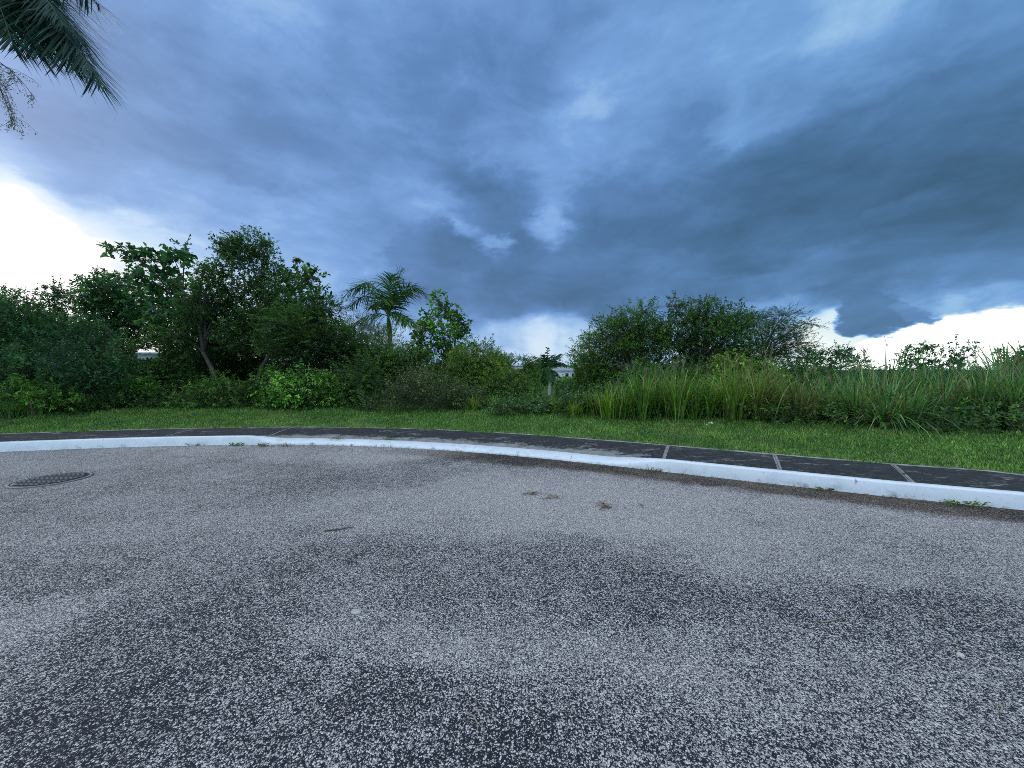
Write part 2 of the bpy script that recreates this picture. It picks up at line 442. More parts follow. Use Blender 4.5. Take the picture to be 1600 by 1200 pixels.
g = mesh_np('ground', np.stack([gx, gy, gzv], -1), Fg, M_GROUND, smooth=True)
tag(g, 'grassy ground rising from the pavement and falling away behind the trees', 'ground', kind='structure')

# ------------------------------------------------------------------ road
STAIN = [(850, 770, .95), (700, 760, .8), (1000, 800, .9), (1200, 850, .78), (1400, 870, .68), (1550, 880, .62), (900, 820, .9), (600, 820, .72), (400, 810, .6), (200, 780, .52), (100, 720, .52), (300, 705, .58), (560, 712, .75), (620, 715, .75),
         (40, 975, .72), (100, 960, .6), (500, 960, .62), (560, 965, .7), (700, 1010, .78), (900, 1000, .72), (1000, 1010, .78), (950, 1080, .6), (1250, 1050, .55), (1400, 1100, .5), (800, 830, .8), (250, 830, .52), (1550, 1050, .5), (1100, 880, .7),
         (560, 745, .28), (500, 730, .33), (450, 770, .28), (640, 750, .33), (680, 735, .3), (350, 760, .38), (250, 745, .45), (100, 870, .34), (200, 880, .28), (500, 880, .26), (450, 870, .26), (780, 860, .35), (880, 850, .42), (1000, 950, .22), (1100, 940, .22), (820, 900, .35),
         (1250, 960, .22), (1400, 960, .22), (1500, 990, .28), (650, 1070, .2), (100, 1130, .22), (300, 1050, .2), (200, 1100, .2), (60, 1180, .2), (430, 1130, .25), (800, 1150, .25), (850, 1180, .2), (200, 1000, .28), (50, 1030, .32), (1580, 1000, .33), (550, 1150, .38), (1000, 1180, .4), (1150, 1150, .45), (30, 800, .3),
         (60, 755, .38), (640, 940, .34), (300, 1150, .35), (400, 960, .35), (350, 900, .3), (720, 930, .4), (930, 930, .35), (1180, 1000, .45), (1350, 1030, .45), (400, 1000, .3)]
SA = np.array([(*(lambda p: (math.atan2(p[0], p[1]), math.log(math.hypot(p[0], p[1]))))(ground_pt(px, py)), v) for px, py, v in STAIN])


def stain(x, y):
    a = np.arctan2(x, y); d = np.log(np.maximum(np.hypot(x, y), .3))
    wa = .10 * (n2(x, y, 1.7, 1) - .5) ; wd = .16 * (n2(x, y, 2.3, 2) - .5)
    num = np.zeros_like(x); den = np.zeros_like(x)
    for sa, sd, v in SA:
        w = 1 / (((a + wa - sa) ** 2 + ((d + wd - sd) * 1.6) ** 2) + .016) ** 2
        num += w * v; den += w
    return num / den


xs = np.arange(-14, 13.01, .06); ys = np.arange(-9, 9.01, .06)
X, Y = np.meshgrid(xs, ys, indexing='ij')
th, t = pol(X, Y)
st = stain(X.ravel(), Y.ravel()).reshape(X.shape) + .10 * (n2(X, Y, 1.3, 5) - .5) + .06 * (n2(X, Y, 4.1, 6) - .5)
edge_w = .42 + .22 * n2(X, Y, 1.5, 3) + .10 * (n2(X, Y, 6, 4) - .5)
kfac = sm(th_of(560, 699), th_of(800, 712), th)
near = sm(3.2, 1.4, np.hypot(X, Y)) if 0 else 1 - sm(1.4, 3.4, np.hypot(X, Y))
st = np.clip(.52 + (st - .48) * .80 - .08 * near + .16 * (n2(X * .7 + Y * .35, Y - X * .25, 1.9, 71) - .5), .05, 1)
grime = (1 - sm(edge_w * .75, edge_w * 1.35, -t)) * kfac
n1, n2_ = X.shape
i = np.arange(n1 - 1)[:, None]; j = np.arange(n2_ - 1)[None]
Fr = np.stack([i * n2_ + j, (i + 1) * n2_ + j, (i + 1) * n2_ + j + 1, i * n2_ + j + 1], -1)
keep = (t[:-1, :-1] < .7) & (t[1:, 1:] < .7)
Fr = Fr[keep].reshape(-1, 4)
used = np.unique(Fr); remap = np.zeros(n1 * n2_, dtype=np.int32); remap[used] = np.arange(len(used))
zr = .012 * (n2(X, Y, .8, 8) - .5) * sm(.1, 1.0, -t)
VR = np.stack([X, Y, zr], -1).reshape(-1, 3)[used]
M_ROAD, q, bs = mat_new('worn chip seal')
pos = q.new('ShaderNodeNewGeometry').outputs['Position']
px_, py_, pz_ = q.sep(pos)
p2 = q.xyz(px_, py_, 0.0)
pw = q.vec('ADD', p2, q.vec('SCALE', q.vec('SUBTRACT', q.noise(p2, 60, 2, .5, True), (.5, .5, .5)), scale=.010))
stn = q.attr('stain'); gr = q.attr('grime')
fine = q.math('ADD', q.rng(q.noise(p2, 6.0, 6, .65), .25, .75, -.14, .14), q.math('MULTIPLY', q.math('SUBTRACT', q.noise(p2, 44, 3, .7), .5), 1.5))
stf = q.math('SUBTRACT', q.math('ADD', stn, fine), q.math('MULTIPLY', gr, .34))
va = q.vor(pw, 108); vb = q.vor(pw, 195)
ra = q.sep(va.outputs['Color'])[0]; rb = q.sep(vb.outputs['Color'])[0]
ra2 = q.sep(va.outputs['Color'])[1]; rb2 = q.sep(vb.outputs['Color'])[1]
# a stone shows where its random number is under the wear value
sa_ = q.math('MULTIPLY', q.rng(q.math('SUBTRACT', q.math('MINIMUM', q.math('MAXIMUM', q.math('MULTIPLY_ADD', stf, 1.15, .05), .20), .92), ra), -.03, .05), q.rng(va.outputs['Distance'], .60, .42))
sb_ = q.math('MULTIPLY', q.rng(q.math('SUBTRACT', q.math('MINIMUM', q.math('MAXIMUM', q.math('MULTIPLY_ADD', stf, 1.25, -.04), .14), .88), rb), -.03, .05), q.rng(vb.outputs['Distance'], .62, .44))
big = q.math('MAXIMUM', sa_, q.math('MULTIPLY', sb_, .85))
bit = q.ramp(q.noise(p2, 25, 5, .7), [(.3, (.012, .014, .020)), (.6, (.032, .034, .043)), (.8, (.06, .06, .068))])
bit = q.mix(q.rng(stn, .40, .95, 0, .45), bit, c4((.27, .222, .205)), 'RGBA')
sto = q.ramp(q.mix(q.rng(sa_, .2, .6), rb2, ra2), [(0, (.30, .25, .235)), (.25, (.55, .47, .44)), (.55, (.80, .70, .655)), (.82, (.92, .84, .785)), (1, (.96, .92, .86))])
cc = q.mix(big, bit, sto, 'RGBA')
cc = q.mix(gr, cc, q.mix(1.0, cc, c4((.50, .42, .34)), 'RGBA', 'MULTIPLY'), 'RGBA')
q.put(bs.inputs['Base Color'], cc)
bs.inputs['Roughness'].default_value = .82; bs.inputs['Specular IOR Level'].default_value = .28
hgt = q.math('ADD', q.math('MULTIPLY', q.math('MAXIMUM', q.rng(va.outputs['Distance'], .6, .1), q.math('MULTIPLY', q.rng(vb.outputs['Distance'], .6, .1), .6)), 1.0), q.math('MULTIPLY', q.noise(p2, 90, 3), .4))
bp = q.new('ShaderNodeBump'); bp.inputs['Distance'].default_value = .006; bp.inputs['Strength'].default_value = .9
q.put(bp.inputs['Height'], hgt); q.l.new(bp.outputs[0], bs.inputs['Normal'])
road = mesh_np('road', VR, remap[Fr], M_ROAD, attrs={'stain': st.ravel()[used], 'grime': grime.ravel()[used]}, smooth=True)
tag(road, 'worn chip seal road surface of pale stones with dark tar patches', 'road', kind='structure')

# ------------------------------------------------------------------ kerb
M_KERB, q, bs = mat_new('white kerb paint')
pos = q.new('ShaderNodeNewGeometry').outputs['Position']
kx, ky, kz = q.sep(pos)
dirt = q.math('MULTIPLY', q.rng(q.noise(pos, 7, 6, .7), .50, .74), q.rng(kz, .11, .0, .16, 1.0))
spot = q.rng(q.noise(pos, 38, 4, .65), .64, .70)
base = q.mix(q.rng(q.noise(pos, 2.5, 5), .3, .7), c4((.76, .79, .82)), c4((.86, .88, .90)), 'RGBA')
base = q.mix(dirt, base, c4((.22, .21, .20)), 'RGBA'); base = q.mix(q.math('MULTIPLY', spot, .75), base, c4((.32, .30, .28)), 'RGBA')
crk = q.math('MULTIPLY', q.rng(q.math('ADD', q.attr('joint'), q.math('MULTIPLY', q.math('SUBTRACT', q.noise(pos, 25, 4), .5), .05)), .011, .003), q.rng(q.noise(pos, 3.1, 3), .42, .6, 0, .75))
base = q.mix(crk, base, c4((.12, .115, .11)), 'RGBA')
q.put(bs.inputs['Base Color'], base); bs.inputs['Roughness'].default_value = .7
bp = q.new('ShaderNodeBump'); bp.inputs['Distance'].default_value = .006; bp.inputs['Strength'].default_value = .6
q.put(bp.inputs['Height'], q.noise(pos, 14, 5, .6)); q.l.new(bp.outputs[0], bs.inputs['Normal'])
KT0, KT1 = _lo - .5, _hi + .45
kth = np.arange(KT0, KT1, .02 / RK)
rs = np.random.default_rng(3)
dp = drop(kth)
H = .168 * (1 - dp) + .085 * dp
wob = .006 * (n2(kth * RK, kth * 0, 2.0, 11) - .5) * 2
prof = []
prof.append((0.00 + wob + .02 * (n2(kth * RK, kth * 0, 7, 12) - .5), -.03 + 0 * kth))
prof.append((0.012 + wob, .2 * H))
prof.append((.026 * (1 - dp) + .02 * dp + wob, (.9 - .52 * dp) * H))
prof.append((.034 * (1 - dp) + .05 * dp + wob, (.97 - .47 * dp) * H))
prof.append((.048 * (1 - dp) + .08 * dp + wob, (1 - .42 * dp) * H))
prof.append((.125 * (1 - dp) + .26 * dp + wob * 2 + .03 * dp * (n2(kth * RK, kth * 0, 3, 14) - .5), H + .004))
prof.append((.16 * (1 - dp) + .30 * dp, H - .05))
VK = []
for tt, zz in prof:
    x, y = onring(kth, tt); VK.append(np.stack([x, y, zz], -1))
VK = np.stack(VK, 1); nk, pk = VK.shape[:2]
i = np.arange(nk - 1)[:, None]; j = np.arange(pk - 1)[None]
Fk = np.stack([i * pk + j, i * pk + j + 1, (i + 1) * pk + j + 1, (i + 1) * pk + j], -1).reshape(-1, 4)
kj = np.abs((kth * RK / 1.83) % 1 - .5) * 1.83
kerb = mesh_np('kerb', VK, Fk, M_KERB, attrs={'joint': np.repeat(kj, pk)})
tag(kerb, 'white painted concrete kerb curving round the road, lowered in the middle', 'kerb', kind='structure')

# ------------------------------------------------------------------ pavement
M_PAVE, q, bs = mat_new('stained pavement concrete')
pos = q.new('ShaderNodeNewGeometry').outputs['Position']
jd = q.attr('joint'); be = q.attr('back'); fe = q.attr('front'); dr = q.attr('lowered')
n_a = q.noise(q.vec('MULTIPLY', pos, (1, 2.6, 1)), 2.2, 8, .70, dist=.6); n_b = q.noise(pos, 22, 5, .7)
mold = q.math('ADD', n_a, q.math('MULTIPLY', q.math('SUBTRACT', n_b, .5), .5))
pale = q.math('MAXIMUM', q.math('MULTIPLY', q.rng(jd, .030, .020), q.math('MULTIPLY', q.rng(jd, .004, .010), q.rng(q.noise(pos, 5, 4, .7), .34, .56, .25, 1))), q.rng(be, .045, .02))
pale = q.math('MAXIMUM', pale, q.math('MULTIPLY', q.rng(fe, .42, .0), q.math('MULTIPLY', dr, .9)))
pale = q.math('MAXIMUM', pale, q.rng(fe, .10, .0, 0, .45))
dark = q.ramp(q.noise(pos, 14, 6, .7), [(.25, (.022, .021, .023)), (.5, (.040, .039, .041)), (.75, (.085, .082, .080))])
lite = q.ramp(q.noise(pos, 9, 6, .7), [(.25, (.15, .145, .135)), (.55, (.30, .29, .27)), (.8, (.42, .41, .39))])
fpale = q.rng(q.math('ADD', q.math('MULTIPLY', pale, .85), q.math('MULTIPLY', q.math('SUBTRACT', mold, .5), 2.1)), .10, .52)
q.put(bs.inputs['Base Color'], q.mix(fpale, dark, lite, 'RGBA'))
bs.inputs['Roughness'].default_value = .9; bs.inputs['Specular IOR Level'].default_value = .2
bp = q.new('ShaderNodeBump'); bp.inputs['Distance'].default_value = .006; bp.inputs['Strength'].default_value = .7
q.put(bp.inputs['Height'], q.noise(pos, 45, 5, .7)); q.l.new(bp.outputs[0], bs.inputs['Normal'])
JT = [th_of(1037, 716, .17), th_of(1218, 731, .17), th_of(1425, 752, .17), th_of(1690, 776, .17), th_of(375, 690, .17), th_of(258, 681, .17), th_of(10, 691, .17)]
JT += [KT0 + .02, KT1 - .02]
pth = np.arange(KT0, KT1, .03 / RK)
pt = np.array([0, .015, .05, .1, .2, .35, .5, .65, .8, .9, .95, .985, 1.0])
PT, PU = np.meshgrid(pth, pt, indexing='ij')
dpp = drop(PT)
t0 = .125 * (1 - dpp) + .26 * dpp - .02
tb = PAVE - .005 + .03 * (n2(PT * RK, PT * 0, 2.2, 21) - .5) + .02 * (n2(PT * RK, PT * 0, 9, 22) - .5)
tt = t0 + (tb - t0) * PU
hk = (.168 * (1 - dpp) + .085 * dpp) - .004
zz = hk + (.185 - hk) * sm(0, .75, PU)
jdist = np.min(np.abs(PT[..., None] - np.array(JT)), -1) * RK + .012 * (PT < TL1)
zz = zz - .010 * (jdist < .012) + .003 * (n2(PT * RK, tt, 3, 23) - .5)
x, y = onring(PT, tt)
n1, n2_ = PT.shape
i = np.arange(n1 - 1)[:, None]; j = np.arange(n2_ - 1)[None]
Fp = np.stack([i * n2_ + j, i * n2_ + j + 1, (i + 1) * n2_ + j + 1, (i + 1) * n2_ + j], -1).reshape(-1, 4)
pav = mesh_np('pavement', np.stack([x, y, zz], -1), Fp, M_PAVE, smooth=True,
              attrs={'joint': jdist, 'back': tb - tt, 'front': tt - t0, 'lowered': dpp})
tag(pav, 'dark mould-stained concrete pavement slabs with pale joints', 'pavement', kind='structure')
# concrete edging under the back of the slabs, pale lip toward the lawn
eth = np.arange(KT0, KT1, .06 / RK)
EV = []
for k, (a, zc) in enumerate(((PAVE - .012, .12), (PAVE - .010, .188), (PAVE + .030, .190), (PAVE + .034, .12))):
    wv = .03 * (n2(eth * RK, eth * 0, 2.2, 21) - .5)
    x, y = onring(eth, a + wv); EV.append(np.stack([x, y, zc + .006 * (n2(eth * RK, eth * 0, 4, 30) - .5)], -1))
EV = np.stack(EV, 1); i = np.arange(len(eth) - 1)[:, None]; j = np.arange(3)[None]
Fe = np.stack([i * 4 + j, i * 4 + j + 1, (i + 1) * 4 + j + 1, (i + 1) * 4 + j], -1).reshape(-1, 4)
edg = mesh_np('pavement_edge', EV, Fe, m_plain('edge concrete', (.34, .33, .31), .9, .45, 7, .4, 40))
tag(edg, 'thin pale concrete lip along the back of the pavement', 'pavement edge', kind='structure')

# ------------------------------------------------------------------ lawn
rs = np.random.default_rng(7)
NB_ = 210000
thl = rs.uniform(_lo - .10, _hi + .10, NB_); tll = PAVE + .02 + (rs.random(NB_) ** 1.15) * 3.0
tll = np.where(tll < PAVE + .12, tll - .10 * sm(.52, .85, n2(thl * RK, thl * 0, 2.4, 51)) - .03 * n2(thl * RK, thl * 0, 11, 52), tll)
x, y = onring(thl, tll)
keepm = rs.random(NB_) < (.25 + .95 * n2(x, y, 3.1, 40))
x, y, tll = x[keepm], y[keepm], tll[keepm]; n = len(x)
O = np.stack([x, y, gz(x, y) - .005 + .024 * (tll < PAVE + .04)], -1)
a = rs.uniform(0, 2 * np.pi, n); lean = rs.uniform(.25, 1.0, n)
D = np.stack([np.cos(a) * lean, np.sin(a) * lean, np.ones(n)], -1)
tall = n2(x, y, 1.6, 41); pat = n2(x, y, 2.6, 42); pat2 = n2(x, y, 9, 43)
L = (.025 + .045 * rs.random(n) + .05 * tall * rs.random(n)) * (1 + .7 * sm(2.6, 3.6, tll)) * (.75 + .25 * sm(PAVE, PAVE + .12, tll))
V, Fq = strips(O, D, L, rs.uniform(.007, .015, n), rs.uniform(.2, 1.6, n), seg=2)
c2 = np.array([.29, .48, .105]); c3 = np.array([.34, .37, .15]); c0 = np.array([.072, .190, .042])
mixv = np.clip(.55 * pat + .3 * pat2 + .25 * rs.random(n), 0, 1)[:, None]
cb = c0 * (1 - mixv) + c2 * mixv
dry = (rs.random(n) < .05 + .28 * sm(.62, .85, n2(x, y, 1.9, 47)))[:, None]
cb = np.where(dry, c3 * rs.uniform(.6, 1.2, (n, 1)), cb) * rs.uniform(.45, 1.5, (n, 1))
lawn = mesh_np('grass', V, Fq, M_BLADE, col=np.repeat(cb, 6, 0))
tag(lawn, 'short rough green lawn grass between the pavement and the bushes', 'grass', kind='stuff')

m = 16000; tha = rs.uniform(_lo - .08, _hi + .08, m); ta = PAVE + .05 + rs.random(m) * 2.6; xc, yc = onring(tha, ta)
kk_ = n2(xc, yc, 1.4, 61) * .6 + n2(xc, yc, 5, 62) * .4 > .56
xc, yc = xc[kk_], yc[kk_]; O = np.stack([xc, yc, gz(xc, yc) + rs.uniform(.02, .06, len(xc))], -1); a = rs.uniform(0, 6.283, len(xc))
V, Fq = leaves(O, np.stack([np.cos(a), np.sin(a), rs.uniform(-.1, .5, len(a))], -1), rs.normal(size=O.shape) * .35 + [0, 0, 1], rs.uniform(.02, .05, len(a)), rs.uniform(.014, .03, len(a)))
cl_ = mesh_np('lawn_weeds', V, Fq, M_LEAF, col=np.repeat(np.array([.065, .17, .042]) * rs.uniform(.5, 1.7, (len(a), 1)), 6, 0))
tag(cl_, 'broad-leaved clover and weeds growing in patches among the lawn grass', 'lawn weeds', kind='stuff')

# ------------------------------------------------------------------ plants
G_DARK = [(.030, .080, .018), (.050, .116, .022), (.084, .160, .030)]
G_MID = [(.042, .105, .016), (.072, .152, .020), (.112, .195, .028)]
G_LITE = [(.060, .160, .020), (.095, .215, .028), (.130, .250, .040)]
G_YEL = [(.075, .150, .016), (.125, .205, .022), (.185, .240, .035)]
G_OLIVE = [(.070, .088, .024), (.105, .120, .034), (.16, .145, .06)]
G_CANE = [(.052, .118, .038), (.090, .165, .050), (.140, .215, .075)]
G_BLUE = [(.027, .084, .032), (.045, .122, .042), (.074, .168, .054)]


GAIN = 1.42


def pick(rng, pal, n):
    p = np.array(pal); k = rng.choice(len(p), n, p=[.36, .42, .22] if len(p) == 3 else None)
    return p[k] * GAIN * rng.uniform(.6, 1.45, (n, 1))


GAPS = [(212, 248, 548, 560, 26), (846, 867, 542, 622, 39), (860, 896, 573, 590, 90), (799, 817, 566, 577, 90)]   # sight lines the bushes leave open


def in_gap(P, rng):
    y = np.maximum(P[:, 1], .1); c, s_ = math.cos(PITCH), math.sin(PITCH)
    zc = P[:, 2] - EYE; dep = y * c - zc * s_; upv = y * s_ + zc * c
    px = 800 + F * P[:, 0] / dep; py = 600 - F * upv / dep
    g_ = np.zeros(len(P), dtype=bool)
    for a, b_, c_, d_, Ym in GAPS: g_ |= (px > a) & (px < b_) & (py > c_) & (py < d_) & (P[:, 1] < Ym)
    return g_ & (rng.random(len(P)) < .95)


def sprays(rng, C, Rr, nleaf, LAI, ll, lw, pal, geo, tw, sl=.32, per=9, up=.45, sub=9, mode='broad', spread=.36, twr=.0035):
    """leafy sprays round one crown mass (centre C, radii Rr)"""
    area = math.pi * Rr[0] * Rr[2]
    n = max(8, int(2.3 * LAI * area / (ll * lw * .62) / per)) if nleaf is None else nleaf
    sc = rng.normal(size=(sub, 3)); sc = unit(sc) * (rng.random((sub, 1)) ** .45) * .80
    rad = rng.uniform(.6, 1.25, sub)
    k = rng.choice(sub, n, p=rad ** 2 / (rad ** 2).sum())
    off = rng.normal(size=(n, 3)) * spread * rad[k][:, None]
    p = sc[k] + off
    ctint = rng.uniform(.62, 1.42, sub)[k]
    ln = np.linalg.norm(p, axis=1); p = p * (np.minimum(ln, 1.12 + .12 * rng.random(n)) / (ln + 1e-6))[:, None]
    O = C + p * Rr
    D = unit(unit(p - sc[k] * .3) * .75 + rng.normal(size=(n, 3)) * .45 + np.array([0, 0, up]))
    sln = sl * rng.uniform(.5, 1.3, n)
    gk = in_gap(O, rng) | in_gap(O + D * sln[:, None], rng)
    if gk.any():
        gk = ~gk; n = int(gk.sum()); O, D, sln, ctint = O[gk], D[gk], sln[gk], ctint[gk]
        if n == 0: return O
    # twig
    Vt, Ft = twigs(O - D * .05, O + D * sln[:, None] - np.array([0, 0, 1]) * (sln * .08)[:, None], twr, twr * .4)
    tw.add(Vt, Ft)
    # leaves along the spray
    tpos = np.tile(np.linspace(.12, 1.0, per), n) + rng.uniform(-.04, .04, n * per)
    OO = np.repeat(O, per, 0) + np.repeat(D, per, 0) * (np.repeat(sln, per) * tpos)[:, None]
    OO[:, 2] -= np.repeat(sln, per) * .10 * tpos ** 2
    Dr = np.repeat(D, per, 0)
    side = unit(np.cross(Dr, np.array([0, 0, 1.]) + rng.normal(size=(n * per, 3)) * .15))
    sgn = np.tile(np.where(np.arange(per) % 2, 1., -1.), n)[:, None]
    if mode == 'feather':
        LD = unit(side * sgn + Dr * .35 + rng.normal(size=(n * per, 3)) * .18)
        LN = unit(np.array([0, 0, 1.]) + rng.normal(size=(n * per, 3)) * .35)
    else:
        ang = rng.uniform(0, 2 * np.pi, n * per)
        third = np.cross(Dr, side)
        LD = unit(side * np.cos(ang)[:, None] + third * np.sin(ang)[:, None] + Dr * .6 + np.array([0, 0, -.15]) + rng.normal(size=(n * per, 3)) * .25)
        LN = unit(np.array([0, 0, 1.]) + rng.normal(size=(n * per, 3)) * .55)
    sz = rng.uniform(.6, 1.3, n * per)
    V, Fq = leaves(OO, LD, LN, ll * sz, lw * sz, droop=.15)
    # sprays differ from each other in age: young ones paler
    cs = pick(rng, pal, n) * ctint[:, None]; cl = np.repeat(cs, per, 0) * rng.uniform(.8, 1.22, (n * per, 1))
    ok = ~in_gap(OO, rng)
    if not ok.all():
        V = V.reshape(-1, 6, 3)[ok].reshape(-1, 3); cl = cl[ok]; m_ = len(cl); b0 = np.arange(m_)[:, None] * 6
        Fq = np.concatenate([b0 + np.array([0, 1, 2, 3]), b0 + np.array([3, 4, 5, 0])])
    geo.add(V, Fq, np.repeat(cl, 6, 0))
    return O


def limb(A, Bp, r0, r1, rng, n=7, sag=.0, wig=.06):
    A = np.asarray(A, dtype=float); Bp = np.asarray(Bp, dtype=float)
    d = Bp - A; Ln = np.linalg.norm(d)
    ctrl = A + d * .45 + np.array([-d[0] * .22, -d[1] * .2, Ln * .12 + sag]) + rng.normal(size=3) * Ln * wig
    u = np.linspace(0, 1, n)[:, None]
    P = A * (1 - u) ** 2 + ctrl * 2 * u * (1 - u) + Bp * u * u
    P[1:-1] += rng.normal(size=(n - 2, 3)) * Ln * .012
    return P, np.linspace(r0, r1, n)


def plant(name, label, cat, Y, base, blobs, pal, ll=.07, lw=.03, LAI=2.0, seed=0, group=None, trunk=.07, fork=None, per=9, sl=.25,
          mode='broad', up=.45, mat=None, bark=None, deep=.85, stems=None, sub=9, spread=.36, limbs=True, extra=None, cull=None, wild=0):
    """a tree or shrub: base = (px, py) of its foot, blobs = crown masses (px, py, rx, ry[, dY])"""
    rng = np.random.default_rng(seed + 1000)
    bx = at(base[0], 600, Y); O = gpt(bx[0], Y); O[2] -= .03
    root = empty(name, O, label, cat, group)
    gl = Geo(); gt = Geo(); gts = [gt]
    sc = Y / F
    cents = []
    for bl in blobs:
        dY = bl[4] if len(bl) > 4 else rng.uniform(-1, 1) * .9 * (bl[2] + bl[3]) / 2 * sc
        Cc = at(bl[0], bl[1], Y + dY); s2 = (Y + dY) / F
        Rr = np.array([bl[2] * s2, (bl[2] + bl[3]) / 2 * s2 * deep, bl[3] * s2])
        zmin = float(gz(Cc[0], Cc[1])) + .08
        if Cc[2] - Rr[2] < zmin - .3: Rr[2] = max(.15, Cc[2] - zmin + .1)
        cents.append((Cc, Rr))
    zt = max(c[2] for c, _ in cents)
    fk = at(fork[0], fork[1], Y) if fork else np.array([O[0], O[1], O[2] + .38 * (zt - O[2])])
    if limbs:
        if stems is None: stems = [base[0]]
        forks = []
        for si, spx in enumerate(stems):
            s0 = gpt(at(spx, 600, Y)[0], Y + rng.uniform(-.2, .2)); s0[2] -= .05
            f2 = fk + (np.array([(spx - base[0]) * sc * 2.4, rng.uniform(-.2, .2), rng.uniform(-.3, .3)]) if si else 0)
            P, rr = limb(s0, f2, trunk, trunk * .72, rng, 8, wig=.05); rr = rr.copy(); rr[0] *= 1.35
            if si: gts.append(Geo())
            gts[si].add(*tube(P, rr, 8)); forks.append(f2)
        for Cc, Rr in cents:
            si = min(range(len(forks)), key=lambda q_: np.linalg.norm(forks[q_] - Cc)); f2 = forks[si]
            P, rr = limb(f2, Cc, trunk * .6, trunk * .16, rng); gts[si].add(*tube(P, rr, 6))
    for Cc, Rr in cents:
        s = sprays(rng, Cc, Rr, None, LAI, ll, lw, pal, gl, gt, sl, per, up, sub, mode, spread)
        m = min(len(s), 26)
        if m == 0: continue
        ss = s[rng.choice(len(s), m, replace=False)]
        mid = Cc + (ss - Cc) * .12
        gt.add(*twigs(mid, ss, max(.006, trunk * .10), .004))
    if wild:
        tops = [b for b in blobs if b[1] < np.percentile([q_[1] for q_ in blobs], 60)]
        for q_ in range(wild):
            b = tops[rng.integers(len(tops))]; an = rng.uniform(-2.5, -.6); ex = rng.uniform(1.15, 1.9)
            shoot(b[0] + .4 * b[2] * math.cos(an), b[1] + .4 * b[3] * math.sin(an), b[0] + ex * b[2] * math.cos(an), b[1] + ex * max(9, b[3]) * math.sin(an), rng.integers(8, 18), ll, lw, pal, .009)(rng, gl, gt, Y)
    if extra: extra(rng, gl, gt, Y)
    for gt in gts: gt.build('trunk' if cat in ('tree', 'palm') else 'stem', bark or M_BARK, root, O, True, False)
    gl.build('crown' if cat in ('tree', 'palm') else 'foliage', mat or M_LEAF, root, O)
    return root


def shoot(px0, py0, px1, py1, n, ll, lw, pal, r=.012, ends=True):
    """a bare shoot carrying a few leaves, reaching out of the crown"""
    def f(rng, gl, gt, Y):
        A = at(px0, py0, Y); Bp = at(px1, py1, Y + rng.uniform(-.2, .2))
        u = np.linspace(0, 1, 8)[:, None]; P = A + (Bp - A) * u + np.array([0, 0, 1.]) * (.10 * np.linalg.norm(Bp - A) * u * (1 - u))
        gt.add(*tube(P, np.linspace(r, r * .4, 8), 5))
        k = rng.uniform(.35 if ends else .0, 1, n)[:, None]
        O = A + (Bp - A) * k + np.array([0, 0, 1.]) * (.10 * np.linalg.norm(Bp - A) * k * (1 - k))
        D = unit(rng.normal(size=(n, 3)) + unit(Bp - A) * .8)
        V, Fq = leaves(O, D, unit(rng.normal(size=(n, 3)) * .5 + [0, 0, 1]), ll * rng.uniform(.6, 1.2, n), lw * rng.uniform(.6, 1.2, n))
        gl.add(V, Fq, np.repeat(pick(rng, pal, n), 6, 0))
    return f


def multi(*fs):
    def f(*a):
        for g_ in fs: g_(*a)
    return f


def tuft_top(px, py, n, ll, lw, pal, r, stem_from):
    def f(rng, gl, gt, Y):
        A = at(*stem_from, Y); Bp = at(px, py, Y)
        gt.add(*tube(np.linspace(A, Bp, 5), np.linspace(.014, .010, 5), 5))
        ang = rng.uniform(0, 2 * np.pi, n)
        D = np.stack([np.cos(ang), np.sin(ang), rng.uniform(-.9, .5, n)], -1)
        V, Fq = leaves(Bp + rng.normal(size=(n, 3)) * r * .35, D, np.tile([0, 0, 1.], (n, 1)), ll * rng.uniform(.7, 1.2, n), lw, droop=.35)
        gl.add(V, Fq, np.repeat(pick(rng, pal, n), 6, 0))
    return f


BT = 'trees behind the lawn'; BB = 'bushes along the back of the lawn'
# --- left of the photograph
plant('tree', 'dense blue-green tree at the far left edge under the white sky', 'tree', 12.5, (30, 640),
      [(-40, 530, 70, 60), (35, 505, 50, 40), (80, 508, 28, 32), (60, 560, 66, 42), (125, 550, 55, 50), (0, 560, 70, 50), (-10, 475, 30, 18), (88, 462, 16, 14)],
      G_BLUE, .085, .034, 2.0, 1, BT, .08, wild=12, extra=multi(shoot(85, 480, 84, 432, 16, .1, .05, G_BLUE), shoot(10, 490, 20, 455, 14, .1, .05, G_BLUE), shoot(45, 480, 58, 450, 12, .1, .05, G_BLUE), shoot(100, 480, 118, 468, 12, .1, .05, G_BLUE)))
plant('bush', 'large leafy bush in front of the far left tree, touching the lawn', 'bush', 10.7, (60, 645),
      [(-30, 600, 70, 45), (40, 590, 60, 40), (110, 600, 50, 40), (70, 615, 60, 28), (150, 580, 45, 45)], G_BLUE, .08, .034, 2.0, 2, BB, .03)
plant('bush', 'pale green weedy bush with drooping leaves low beside the far left lawn', 'bush', 9.8, (70, 648),
      [(20, 615, 40, 20), (70, 625, 40, 16), (110, 632, 30, 12), (-20, 630, 30, 18)], G_LITE, .10, .026, 1.5, 3, BB, .02, limbs=False)
plant('tree', 'round-topped tree standing alone against the bright gap in the clouds', 'tree', 17, (180, 640),
      [(170, 455, 42, 24), (208, 470, 30, 32), (145, 470, 24, 28), (180, 500, 50, 34), (215, 505, 35, 30), (190, 440, 30, 16), (150, 520, 40, 30)], G_BLUE, .13, .06, 1.7, 4, BT, .10, wild=8, spread=.32)
